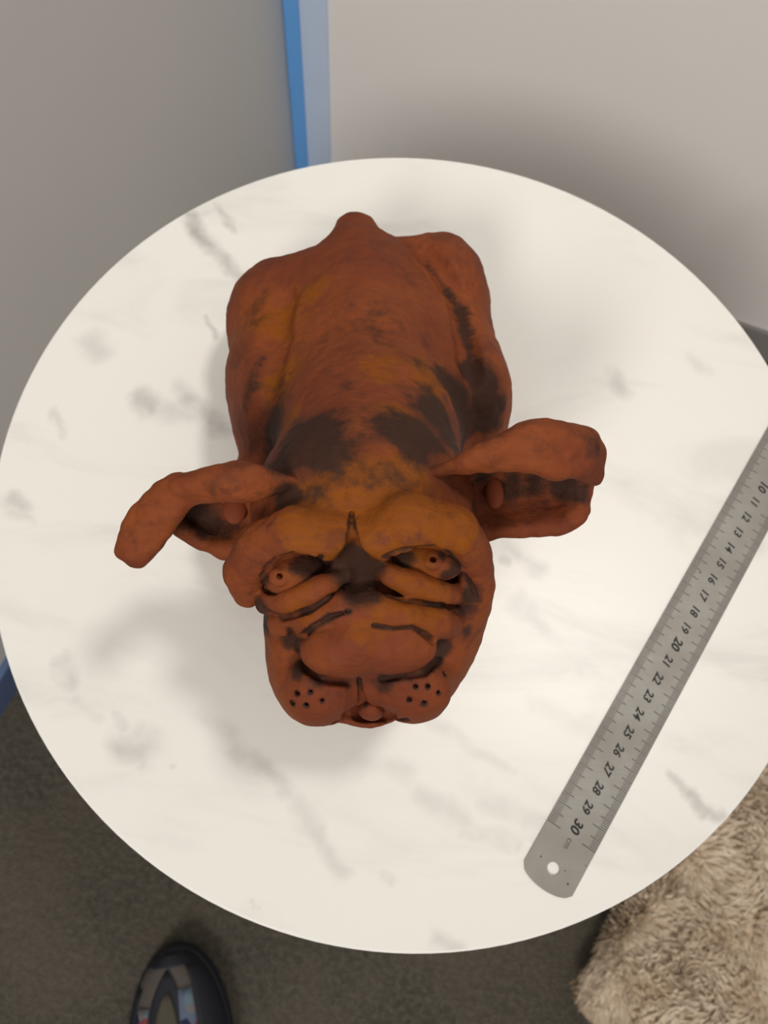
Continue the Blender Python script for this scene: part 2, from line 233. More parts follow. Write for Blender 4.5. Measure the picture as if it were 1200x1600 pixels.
EAR_A = [
 ('c','+',0.1,[(-4.273,-5.594,13.6,0.102),(-4.454,-5.677,13.694,0.152),(-4.71,-5.798,13.835,0.201),(-5.007,-5.934,13.989,0.251),(-5.313,-6.061,14.122,0.3),(-5.593,-6.157,14.2,0.34),(-5.849,-6.215,14.216,0.34),(-6.103,-6.251,14.192,0.34),(-6.353,-6.274,14.14,0.34),(-6.597,-6.293,14.072,0.34),(-6.832,-6.319,14.0,0.34),(-7.072,-6.354,13.911,0.34),(-7.319,-6.391,13.798,0.34),(-7.552,-6.427,13.678,0.34),(-7.75,-6.457,13.573,0.34),(-7.891,-6.479,13.5,0.34)]),
 ('c','+',0.1,[(-4.28,-5.591,13.7,0.102),(-4.473,-5.662,13.799,0.152),(-4.746,-5.765,13.946,0.201),(-5.062,-5.88,14.107,0.251),(-5.384,-5.99,14.245,0.3),(-5.673,-6.076,14.326,0.34),(-5.93,-6.132,14.341,0.34),(-6.179,-6.173,14.313,0.34),(-6.422,-6.203,14.256,0.34),(-6.658,-6.231,14.183,0.34),(-6.888,-6.263,14.107,0.34),(-7.128,-6.302,14.016,0.34),(-7.377,-6.343,13.9,0.34),(-7.612,-6.382,13.779,0.34),(-7.812,-6.415,13.673,0.34),(-7.955,-6.439,13.599,0.34)]),
 ('c','+',0.1,[(-4.29,-5.589,13.849,0.102),(-4.499,-5.641,13.954,0.152),(-4.797,-5.717,14.111,0.201),(-5.14,-5.804,14.282,0.251),(-5.486,-5.889,14.43,0.3),(-5.789,-5.959,14.515,0.34),(-6.047,-6.014,14.528,0.34),(-6.289,-6.061,14.495,0.34),(-6.519,-6.103,14.43,0.34),(-6.744,-6.143,14.349,0.34),(-6.968,-6.183,14.268,0.34),(-7.208,-6.228,14.173,0.34),(-7.458,-6.274,14.054,0.34),(-7.697,-6.318,13.931,0.34),(-7.901,-6.355,13.823,0.34),(-8.046,-6.381,13.748,0.34)]),
 ('c','+',0.1,[(-4.315,-5.571,13.938,0.102),(-4.54,-5.605,14.043,0.152),(-4.863,-5.653,14.201,0.201),(-5.233,-5.71,14.372,0.251),(-5.602,-5.769,14.518,0.3),(-5.919,-5.824,14.602,0.34),(-6.179,-5.876,14.61,0.34),(-6.415,-5.929,14.57,0.34),(-6.636,-5.983,14.497,0.34),(-6.851,-6.035,14.409,0.34),(-7.069,-6.085,14.323,0.34),(-7.308,-6.136,14.226,0.34),(-7.56,-6.188,14.108,0.34),(-7.801,-6.237,13.986,0.34),(-8.007,-6.279,13.878,0.34),(-8.154,-6.309,13.804,0.34)]),
 ('c','+',0.1,[(-4.368,-5.521,13.86,0.102),(-4.604,-5.541,13.95,0.152),(-4.944,-5.567,14.086,0.201),(-5.332,-5.6,14.232,0.251),(-5.717,-5.638,14.355,0.3),(-6.045,-5.681,14.421,0.34),(-6.309,-5.731,14.418,0.34),(-6.544,-5.789,14.369,0.34),(-6.762,-5.85,14.291,0.34),(-6.973,-5.912,14.201,0.34),(-7.19,-5.97,14.114,0.34),(-7.427,-6.027,14.02,0.34),(-7.679,-6.086,13.908,0.34),(-7.919,-6.142,13.794,0.34),(-8.125,-6.189,13.694,0.34),(-8.271,-6.223,13.625,0.34)]),
 ('c','+',0.1,[(-4.458,-5.403,13.589,0.102),(-4.702,-5.408,13.642,0.152),(-5.052,-5.414,13.722,0.201),(-5.452,-5.424,13.807,0.251),(-5.849,-5.442,13.874,0.3),(-6.186,-5.473,13.9,0.34),(-6.456,-5.521,13.876,0.34),(-6.697,-5.584,13.816,0.34),(-6.918,-5.655,13.736,0.34),(-7.132,-5.726,13.647,0.34),(-7.35,-5.793,13.563,0.34),(-7.587,-5.859,13.476,0.34),(-7.835,-5.928,13.376,0.34),(-8.072,-5.995,13.276,0.34),(-8.273,-6.051,13.19,0.34),(-8.417,-6.092,13.13,0.34)]),
 ('c','+',0.1,[(-4.569,-5.261,13.204,0.102),(-4.818,-5.255,13.208,0.152),(-5.174,-5.242,13.218,0.201),(-5.582,-5.232,13.224,0.251),(-5.986,-5.234,13.219,0.3),(-6.331,-5.255,13.194,0.34),(-6.609,-5.301,13.144,0.34),(-6.858,-5.367,13.073,0.34),(-7.088,-5.445,12.99,0.34),(-7.309,-5.525,12.906,0.34),(-7.529,-5.6,12.827,0.34),(-7.765,-5.675,12.75,0.34),(-8.009,-5.755,12.667,0.34),(-8.239,-5.833,12.587,0.34),(-8.435,-5.9,12.519,0.34),(-8.575,-5.947,12.471,0.34)]),
 ('c','+',0.1,[(-4.682,-5.173,12.791,0.102),(-4.931,-5.16,12.751,0.152),(-5.288,-5.138,12.697,0.201),(-5.698,-5.118,12.632,0.251),(-6.105,-5.11,12.562,0.3),(-6.454,-5.125,12.492,0.34),(-6.739,-5.168,12.417,0.34),(-6.998,-5.234,12.335,0.34),(-7.238,-5.312,12.251,0.34),(-7.467,-5.394,12.171,0.34),(-7.692,-5.471,12.1,0.34),(-7.926,-5.551,12.036,0.34),(-8.164,-5.637,11.975,0.34),(-8.387,-5.722,11.921,0.34),(-8.575,-5.795,11.875,0.34),(-8.71,-5.846,11.843,0.34)]),
 ('c','+',0.1,[(-4.778,-5.201,12.412,0.102),(-5.023,-5.193,12.347,0.152),(-5.374,-5.177,12.254,0.201),(-5.778,-5.164,12.147,0.251),(-6.18,-5.16,12.038,0.3),(-6.528,-5.176,11.94,0.34),(-6.819,-5.215,11.85,0.34),(-7.087,-5.272,11.759,0.34),(-7.339,-5.34,11.673,0.34),(-7.577,-5.412,11.596,0.34),(-7.806,-5.482,11.534,0.34),(-8.038,-5.556,11.488,0.34),(-8.269,-5.639,11.455,0.34),(-8.483,-5.721,11.433,0.34),(-8.663,-5.791,11.417,0.34),(-8.792,-5.841,11.404,0.34)]),
 ('c','+',0.1,[(-4.862,-5.329,12.009,0.102),(-5.098,-5.336,11.929,0.152),(-5.434,-5.345,11.814,0.201),(-5.822,-5.357,11.682,0.251),(-6.212,-5.375,11.551,0.3),(-6.554,-5.4,11.438,0.34),(-6.85,-5.433,11.337,0.34),(-7.133,-5.473,11.237,0.34),(-7.4,-5.518,11.146,0.34),(-7.653,-5.567,11.072,0.34),(-7.889,-5.619,11.021,0.34),(-8.118,-5.679,11.002,0.34),(-8.34,-5.748,11.01,0.34),(-8.542,-5.818,11.033,0.34),(-8.711,-5.879,11.058,0.34),(-8.833,-5.922,11.073,0.34)]),
 ('c','+',0.1,[(-4.944,-5.519,11.611,0.102),(-5.167,-5.548,11.524,0.152),(-5.485,-5.589,11.4,0.201),(-5.851,-5.635,11.258,0.251),(-6.224,-5.68,11.117,0.3),(-6.558,-5.718,10.996,0.34),(-6.858,-5.743,10.889,0.34),(-7.153,-5.762,10.783,0.34),(-7.436,-5.78,10.688,0.34),(-7.703,-5.8,10.616,0.34),(-7.945,-5.828,10.578,0.34),(-8.171,-5.869,10.588,0.34),(-8.383,-5.919,10.638,0.34),(-8.573,-5.972,10.708,0.34),(-8.73,-6.019,10.775,0.34),(-8.844,-6.051,10.819,0.34)]),
 ('c','+',0.1,[(-5.034,-5.743,11.27,0.102),(-5.244,-5.789,11.184,0.152),(-5.542,-5.858,11.061,0.201),(-5.888,-5.934,10.92,0.251),(-6.242,-6.003,10.78,0.3),(-6.566,-6.05,10.662,0.34),(-6.864,-6.068,10.555,0.34),(-7.165,-6.068,10.447,0.34),(-7.458,-6.059,10.352,0.34),(-7.732,-6.051,10.283,0.34),(-7.977,-6.056,10.256,0.34),(-8.197,-6.077,10.287,0.34),(-8.4,-6.107,10.369,0.34),(-8.578,-6.141,10.473,0.34),(-8.725,-6.171,10.571,0.34),(-8.832,-6.192,10.635,0.34)]),
 ('c','+',0.1,[(-5.145,-6.006,11.019,0.102),(-5.344,-6.063,10.944,0.152),(-5.624,-6.148,10.835,0.201),(-5.95,-6.241,10.711,0.251),(-6.286,-6.323,10.588,0.3),(-6.595,-6.374,10.482,0.34),(-6.884,-6.384,10.385,0.34),(-7.18,-6.368,10.284,0.34),(-7.468,-6.338,10.196,0.34),(-7.738,-6.309,10.133,0.34),(-7.977,-6.293,10.113,0.34),(-8.189,-6.294,10.153,0.34),(-8.383,-6.302,10.245,0.34),(-8.551,-6.314,10.359,0.34),(-8.689,-6.325,10.466,0.34),(-8.791,-6.333,10.536,0.34)]),
 ('c','+',0.1,[(-5.278,-6.342,10.832,0.102),(-5.463,-6.406,10.779,0.152),(-5.725,-6.502,10.702,0.201),(-6.029,-6.606,10.615,0.251),(-6.343,-6.695,10.526,0.3),(-6.633,-6.746,10.448,0.34),(-6.906,-6.748,10.37,0.34),(-7.185,-6.716,10.285,0.34),(-7.459,-6.667,10.209,0.34),(-7.715,-6.616,10.155,0.34),(-7.941,-6.579,10.14,0.34),(-8.142,-6.557,10.18,0.34),(-8.324,-6.538,10.266,0.34),(-8.484,-6.523,10.371,0.34),(-8.614,-6.511,10.469,0.34),(-8.71,-6.502,10.534,0.34)]),
 ('c','+',0.1,[(-5.403,-6.666,10.696,0.102),(-5.576,-6.735,10.667,0.152),(-5.821,-6.838,10.627,0.201),(-6.105,-6.95,10.579,0.251),(-6.399,-7.044,10.529,0.3),(-6.669,-7.093,10.48,0.34),(-6.925,-7.087,10.424,0.34),(-7.186,-7.042,10.357,0.34),(-7.441,-6.976,10.293,0.34),(-7.681,-6.906,10.248,0.34),(-7.893,-6.851,10.236,0.34),(-8.083,-6.807,10.272,0.34),(-8.256,-6.763,10.346,0.34),(-8.408,-6.722,10.435,0.34),(-8.532,-6.687,10.519,0.34),(-8.624,-6.663,10.574,0.34)]),
 ('c','+',0.1,[(-5.49,-6.891,10.6,0.102),(-5.655,-6.963,10.588,0.152),(-5.887,-7.072,10.572,0.201),(-6.158,-7.189,10.552,0.251),(-6.437,-7.286,10.528,0.3),(-6.695,-7.334,10.5,0.34),(-6.938,-7.322,10.458,0.34),(-7.186,-7.268,10.403,0.34),(-7.43,-7.19,10.349,0.34),(-7.658,-7.108,10.31,0.34),(-7.861,-7.039,10.3,0.34),(-8.042,-6.98,10.333,0.34),(-8.209,-6.918,10.398,0.34),(-8.356,-6.859,10.478,0.34),(-8.476,-6.81,10.551,0.34),(-8.564,-6.774,10.6,0.34)]),
 ('c','+',0.1,[(-7.711,-6.443,13.6,0.33),(-7.883,-6.574,13.523,0.33),(-8.119,-6.768,13.403,0.33),(-8.312,-6.991,13.239,0.33),(-8.44,-7.252,13.019,0.33),(-8.584,-7.536,12.777,0.33),(-8.835,-7.843,12.536,0.33),(-9.175,-8.183,12.281,0.33),(-9.426,-8.427,12.1,0.33)]),
 ('c','+',0.1,[(-7.797,-6.394,13.638,0.33),(-7.976,-6.531,13.56,0.33),(-8.223,-6.732,13.442,0.33),(-8.424,-6.959,13.286,0.33),(-8.565,-7.219,13.085,0.33),(-8.715,-7.501,12.86,0.33),(-8.951,-7.811,12.615,0.33),(-9.258,-8.157,12.34,0.33),(-9.483,-8.405,12.142,0.33)]),
 ('c','+',0.1,[(-7.919,-6.327,13.685,0.33),(-8.108,-6.47,13.606,0.33),(-8.369,-6.679,13.487,0.33),(-8.584,-6.91,13.339,0.33),(-8.744,-7.167,13.162,0.33),(-8.903,-7.446,12.956,0.33),(-9.118,-7.761,12.706,0.33),(-9.379,-8.116,12.408,0.33),(-9.568,-8.371,12.191,0.33)]),
 ('c','+',0.1,[(-8.037,-6.266,13.706,0.33),(-8.24,-6.405,13.62,0.33),(-8.52,-6.609,13.491,0.33),(-8.754,-6.836,13.338,0.33),(-8.936,-7.09,13.16,0.33),(-9.108,-7.369,12.956,0.33),(-9.304,-7.689,12.706,0.33),(-9.518,-8.054,12.408,0.33),(-9.67,-8.318,12.191,0.33)]),
 ('c','+',0.1,[(-8.166,-6.204,13.705,0.33),(-8.387,-6.33,13.604,0.33),(-8.693,-6.516,13.455,0.33),(-8.951,-6.732,13.283,0.33),(-9.164,-6.981,13.081,0.33),(-9.354,-7.261,12.86,0.33),(-9.529,-7.587,12.615,0.33),(-9.69,-7.967,12.34,0.33),(-9.801,-8.241,12.142,0.33)]),
 ('c','+',0.1,[(-8.259,-6.16,13.7,0.33),(-8.494,-6.275,13.588,0.33),(-8.819,-6.446,13.423,0.33),(-9.096,-6.653,13.235,0.33),(-9.331,-6.899,13.013,0.33),(-9.535,-7.179,12.776,0.33),(-9.696,-7.511,12.536,0.33),(-9.818,-7.9,12.281,0.33),(-9.898,-8.182,12.1,0.33)]),
]
EAR_B = [
 ('c','+',0.1,[(-0.297,-4.655,13.6,0.102),(0.027,-4.602,13.842,0.146),(0.492,-4.525,14.188,0.19),(0.984,-4.444,14.508,0.234),(1.418,-4.37,14.701,0.278),(1.843,-4.293,14.817,0.322),(2.26,-4.222,14.879,0.34),(2.659,-4.173,14.902,0.34),(3.048,-4.159,14.878,0.34),(3.42,-4.16,14.813,0.34),(3.763,-4.137,14.72,0.34),(4.064,-4.062,14.609,0.34),(4.33,-3.949,14.473,0.34),(4.575,-3.837,14.31,0.34),(4.818,-3.763,14.115,0.34),(5.074,-3.721,13.852,0.34),(5.305,-3.696,13.586,0.34),(5.465,-3.679,13.4,0.34)]),
 ('c','+',0.1,[(-0.303,-4.658,13.632,0.102),(0.021,-4.601,13.888,0.146),(0.486,-4.519,14.254,0.19),(0.98,-4.426,14.592,0.234),(1.416,-4.33,14.795,0.278),(1.847,-4.22,14.915,0.322),(2.269,-4.114,14.979,0.34),(2.667,-4.037,15.003,0.34),(3.048,-4.005,14.98,0.34),(3.409,-3.992,14.913,0.34),(3.742,-3.962,14.819,0.34),(4.041,-3.888,14.705,0.34),(4.306,-3.783,14.565,0.34),(4.553,-3.683,14.399,0.34),(4.797,-3.617,14.201,0.34),(5.052,-3.583,13.935,0.34),(5.282,-3.566,13.666,0.34),(5.442,-3.554,13.478,0.34)]),
 ('c','+',0.1,[(-0.316,-4.668,13.686,0.102),(0.008,-4.605,13.966,0.146),(0.475,-4.515,14.365,0.19),(0.97,-4.406,14.733,0.234),(1.411,-4.279,14.954,0.278),(1.849,-4.119,15.083,0.322),(2.277,-3.962,15.15,0.34),(2.675,-3.846,15.177,0.34),(3.043,-3.786,15.154,0.34),(3.387,-3.752,15.084,0.34),(3.707,-3.711,14.986,0.34),(4.001,-3.637,14.868,0.34),(4.268,-3.545,14.721,0.34),(4.517,-3.46,14.549,0.34),(4.762,-3.407,14.345,0.34),(5.016,-3.384,14.073,0.34),(5.246,-3.378,13.799,0.34),(5.405,-3.374,13.608,0.34)]),
 ('c','+',0.1,[(-0.322,-4.67,13.732,0.102),(0.002,-4.601,14.032,0.146),(0.468,-4.501,14.46,0.19),(0.964,-4.373,14.855,0.234),(1.41,-4.21,15.09,0.278),(1.858,-3.996,15.225,0.322),(2.294,-3.781,15.294,0.34),(2.691,-3.622,15.322,0.34),(3.046,-3.532,15.298,0.34),(3.372,-3.477,15.227,0.34),(3.677,-3.425,15.127,0.34),(3.966,-3.353,15.005,0.34),(4.234,-3.275,14.855,0.34),(4.486,-3.209,14.678,0.34),(4.73,-3.171,14.47,0.34),(4.984,-3.162,14.195,0.34),(5.212,-3.167,13.917,0.34),(5.37,-3.172,13.724,0.34)]),
 ('c','+',0.1,[(-0.305,-4.653,13.739,0.102),(0.016,-4.576,14.044,0.146),(0.479,-4.465,14.481,0.19),(0.973,-4.318,14.882,0.234),(1.422,-4.121,15.117,0.278),(1.88,-3.856,15.247,0.322),(2.325,-3.588,15.312,0.34),(2.724,-3.391,15.337,0.34),(3.069,-3.276,15.313,0.34),(3.38,-3.205,15.244,0.34),(3.673,-3.146,15.145,0.34),(3.957,-3.079,15.026,0.34),(4.225,-3.018,14.879,0.34),(4.478,-2.972,14.705,0.34),(4.721,-2.949,14.5,0.34),(4.971,-2.953,14.228,0.34),(5.195,-2.971,13.953,0.34),(5.35,-2.983,13.761,0.34)]),
 ('c','+',0.1,[(-0.25,-4.602,13.677,0.102),(0.064,-4.517,13.961,0.146),(0.517,-4.392,14.366,0.19),(1.004,-4.226,14.736,0.234),(1.456,-4.002,14.948,0.278),(1.924,-3.699,15.057,0.322),(2.38,-3.393,15.104,0.34),(2.784,-3.17,15.12,0.34),(3.125,-3.043,15.097,0.34),(3.428,-2.968,15.033,0.34),(3.715,-2.912,14.944,0.34),(3.996,-2.854,14.837,0.34),(4.262,-2.812,14.706,0.34),(4.513,-2.786,14.549,0.34),(4.752,-2.777,14.359,0.34),(4.994,-2.794,14.101,0.34),(5.211,-2.822,13.84,0.34),(5.361,-2.841,13.657,0.34)]),
 ('c','+',0.1,[(-0.159,-4.486,13.552,0.102),(0.144,-4.389,13.778,0.146),(0.581,-4.246,14.1,0.19),(1.057,-4.059,14.39,0.234),(1.509,-3.811,14.544,0.278),(1.991,-3.475,14.606,0.322),(2.463,-3.139,14.618,0.34),(2.876,-2.901,14.615,0.34),(3.221,-2.774,14.592,0.34),(3.526,-2.711,14.543,0.34),(3.811,-2.671,14.475,0.34),(4.09,-2.632,14.392,0.34),(4.353,-2.615,14.294,0.34),(4.599,-2.613,14.17,0.34),(4.831,-2.624,14.01,0.34),(5.062,-2.656,13.782,0.34),(5.267,-2.696,13.547,0.34),(5.409,-2.724,13.383,0.34)]),
 ('c','+',0.1,[(-0.041,-4.333,13.381,0.102),(0.248,-4.221,13.525,0.146),(0.664,-4.058,13.731,0.19),(1.125,-3.848,13.908,0.234),(1.579,-3.576,13.984,0.278),(2.075,-3.212,13.983,0.322),(2.565,-2.852,13.949,0.34),(2.992,-2.605,13.921,0.34),(3.346,-2.488,13.898,0.34),(3.656,-2.446,13.869,0.34),(3.944,-2.43,13.828,0.34),(4.222,-2.415,13.778,0.34),(4.481,-2.426,13.723,0.34),(4.72,-2.452,13.645,0.34),(4.941,-2.484,13.524,0.34),(5.159,-2.533,13.336,0.34),(5.349,-2.586,13.136,0.34),(5.48,-2.624,12.996,0.34)]),
 ('c','+',0.1,[(0.099,-4.19,13.17,0.102),(0.371,-4.064,13.229,0.146),(0.764,-3.881,13.312,0.19),(1.208,-3.651,13.371,0.234),(1.661,-3.361,13.364,0.278),(2.17,-2.975,13.299,0.322),(2.678,-2.6,13.218,0.34),(3.118,-2.348,13.164,0.34),(3.481,-2.244,13.142,0.34),(3.799,-2.224,13.132,0.34),(4.091,-2.231,13.12,0.34),(4.368,-2.24,13.106,0.34),(4.622,-2.278,13.096,0.34),(4.852,-2.328,13.066,0.34),(5.063,-2.379,12.988,0.34),(5.266,-2.442,12.842,0.34),(5.439,-2.504,12.681,0.34),(5.559,-2.548,12.568,0.34)]),
 ('c','+',0.1,[(0.254,-4.106,12.929,0.102),(0.51,-3.969,12.916,0.146),(0.879,-3.771,12.896,0.19),(1.303,-3.526,12.857,0.234),(1.752,-3.225,12.783,0.278),(2.269,-2.83,12.665,0.322),(2.791,-2.448,12.547,0.34),(3.24,-2.197,12.472,0.34),(3.611,-2.102,12.449,0.34),(3.935,-2.096,12.455,0.34),(4.23,-2.119,12.467,0.34),(4.506,-2.145,12.483,0.34),(4.753,-2.201,12.515,0.34),(4.975,-2.268,12.529,0.34),(5.176,-2.329,12.49,0.34),(5.363,-2.397,12.382,0.34),(5.522,-2.462,12.256,0.34),(5.632,-2.508,12.168,0.34)]),
 ('c','+',0.1,[(0.423,-4.124,12.656,0.102),(0.661,-3.981,12.6,0.146),(1.006,-3.775,12.519,0.19),(1.409,-3.523,12.423,0.234),(1.85,-3.222,12.309,0.278),(2.37,-2.833,12.163,0.322),(2.897,-2.458,12.025,0.34),(3.35,-2.212,11.94,0.34),(3.723,-2.118,11.916,0.34),(4.05,-2.112,11.929,0.34),(4.345,-2.135,11.955,0.34),(4.617,-2.164,11.993,0.34),(4.857,-2.225,12.055,0.34),(5.071,-2.296,12.102,0.34),(5.262,-2.356,12.092,0.34),(5.438,-2.416,12.015,0.34),(5.585,-2.471,11.917,0.34),(5.686,-2.509,11.848,0.34)]),
 ('c','+',0.1,[(0.619,-4.231,12.312,0.102),(0.838,-4.087,12.233,0.146),(1.155,-3.878,12.118,0.19),(1.534,-3.629,11.99,0.234),(1.963,-3.341,11.858,0.278),(2.479,-2.976,11.702,0.322),(3.007,-2.625,11.559,0.34),(3.46,-2.389,11.47,0.34),(3.834,-2.288,11.443,0.34),(4.16,-2.267,11.456,0.34),(4.454,-2.275,11.489,0.34),(4.72,-2.295,11.544,0.34),(4.952,-2.349,11.63,0.34),(5.157,-2.411,11.705,0.34),(5.339,-2.457,11.72,0.34),(5.504,-2.496,11.672,0.34),(5.64,-2.528,11.601,0.34),(5.734,-2.551,11.55,0.34)]),
 ('c','+',0.1,[(0.832,-4.395,11.934,0.102),(1.031,-4.252,11.843,0.146),(1.319,-4.045,11.713,0.19),(1.671,-3.804,11.571,0.234),(2.085,-3.536,11.434,0.278),(2.595,-3.208,11.28,0.322),(3.119,-2.891,11.139,0.34),(3.569,-2.671,11.052,0.34),(3.94,-2.56,11.022,0.34),(4.266,-2.516,11.032,0.34),(4.557,-2.501,11.067,0.34),(4.817,-2.504,11.134,0.34),(5.04,-2.544,11.241,0.34),(5.235,-2.59,11.339,0.34),(5.408,-2.614,11.377,0.34),(5.563,-2.623,11.354,0.34),(5.69,-2.625,11.307,0.34),(5.777,-2.627,11.273,0.34)]),
 ('c','+',0.1,[(1.049,-4.588,11.567,0.102),(1.228,-4.447,11.475,0.146),(1.488,-4.245,11.342,0.19),(1.814,-4.014,11.199,0.234),(2.211,-3.769,11.065,0.278),(2.71,-3.48,10.918,0.322),(3.227,-3.201,10.786,0.34),(3.67,-2.998,10.703,0.34),(4.038,-2.879,10.67,0.34),(4.362,-2.813,10.675,0.34),(4.65,-2.774,10.71,0.34),(4.903,-2.76,10.786,0.34),(5.118,-2.781,10.91,0.34),(5.303,-2.806,11.027,0.34),(5.468,-2.806,11.083,0.34),(5.613,-2.782,11.08,0.34),(5.731,-2.752,11.052,0.34),(5.812,-2.731,11.032,0.34)]),
 ('c','+',0.1,[(1.256,-4.779,11.262,0.102),(1.418,-4.641,11.172,0.146),(1.653,-4.443,11.043,0.19),(1.955,-4.222,10.906,0.234),(2.334,-3.998,10.78,0.278),(2.818,-3.743,10.642,0.322),(3.323,-3.499,10.518,0.34),(3.757,-3.313,10.439,0.34),(4.121,-3.191,10.405,0.34),(4.443,-3.111,10.406,0.34),(4.728,-3.056,10.44,0.34),(4.975,-3.026,10.525,0.34),(5.182,-3.03,10.661,0.34),(5.359,-3.036,10.792,0.34),(5.516,-3.013,10.86,0.34),(5.652,-2.96,10.869,0.34),(5.761,-2.901,10.852,0.34),(5.837,-2.859,10.839,0.34)]),
 ('c','+',0.1,[(1.453,-4.966,11.043,0.102),(1.601,-4.831,10.962,0.146),(1.816,-4.636,10.847,0.19),(2.097,-4.423,10.723,0.234),(2.457,-4.217,10.606,0.278),(2.92,-3.989,10.478,0.322),(3.406,-3.772,10.362,0.34),(3.827,-3.603,10.289,0.34),(4.185,-3.487,10.255,0.34),(4.505,-3.407,10.253,0.34),(4.787,-3.347,10.288,0.34),(5.029,-3.308,10.378,0.34),(5.23,-3.297,10.523,0.34),(5.401,-3.285,10.662,0.34),(5.55,-3.243,10.735,0.34),(5.678,-3.166,10.743,0.34),(5.778,-3.082,10.724,0.34),(5.847,-3.024,10.71,0.34)]),
 ('c','+',0.1,[(1.659,-5.184,10.88,0.102),(1.795,-5.053,10.82,0.146),(1.993,-4.864,10.733,0.19),(2.253,-4.661,10.637,0.234),(2.589,-4.471,10.54,0.278),(3.024,-4.269,10.428,0.322),(3.483,-4.079,10.324,0.34),(3.884,-3.93,10.258,0.34),(4.233,-3.829,10.226,0.34),(4.55,-3.758,10.223,0.34),(4.83,-3.701,10.256,0.34),(5.066,-3.654,10.348,0.34),(5.262,-3.626,10.497,0.34),(5.427,-3.594,10.638,0.34),(5.57,-3.532,10.706,0.34),(5.688,-3.43,10.702,0.34),(5.78,-3.322,10.669,0.34),(5.843,-3.246,10.644,0.34)]),
 ('c','+',0.1,[(1.856,-5.406,10.759,0.102),(1.982,-5.278,10.725,0.146),(2.165,-5.096,10.675,0.19),(2.406,-4.903,10.614,0.234),(2.719,-4.729,10.541,0.278),(3.122,-4.551,10.447,0.322),(3.549,-4.386,10.357,0.34),(3.929,-4.257,10.3,0.34),(4.269,-4.173,10.27,0.34),(4.583,-4.117,10.266,0.34),(4.86,-4.066,10.296,0.34),(5.092,-4.013,10.388,0.34),(5.283,-3.969,10.537,0.34),(5.443,-3.916,10.675,0.34),(5.579,-3.834,10.734,0.34),(5.69,-3.709,10.712,0.34),(5.773,-3.578,10.658,0.34),(5.83,-3.487,10.619,0.34)]),
 ('c','+',0.1,[(2.025,-5.6,10.669,0.102),(2.142,-5.476,10.659,0.146),(2.313,-5.299,10.644,0.19),(2.538,-5.115,10.617,0.234),(2.83,-4.956,10.567,0.278),(3.205,-4.797,10.489,0.322),(3.604,-4.653,10.411,0.34),(3.965,-4.541,10.362,0.34),(4.296,-4.474,10.335,0.34),(4.606,-4.432,10.329,0.34),(4.881,-4.388,10.358,0.34),(5.109,-4.331,10.448,0.34),(5.297,-4.272,10.597,0.34),(5.453,-4.201,10.731,0.34),(5.584,-4.102,10.78,0.34),(5.688,-3.958,10.739,0.34),(5.764,-3.808,10.665,0.34),(5.817,-3.703,10.611,0.34)]),
 ('c','+',0.1,[(2.144,-5.735,10.6,0.102),(2.255,-5.614,10.606,0.146),(2.417,-5.441,10.614,0.19),(2.631,-5.263,10.609,0.234),(2.909,-5.114,10.574,0.278),(3.264,-4.969,10.507,0.322),(3.644,-4.84,10.438,0.34),(3.991,-4.74,10.394,0.34),(4.316,-4.685,10.369,0.34),(4.625,-4.652,10.362,0.34),(4.898,-4.612,10.389,0.34),(5.123,-4.551,10.479,0.34),(5.308,-4.483,10.628,0.34),(5.461,-4.399,10.76,0.34),(5.589,-4.288,10.803,0.34),(5.688,-4.13,10.75,0.34),(5.759,-3.966,10.662,0.34),(5.808,-3.852,10.6,0.34)]),
 ('c','+',0.4,[(4.766,-2.995,14.1,0.5),(4.754,-3.422,14.0,0.5)]),
]
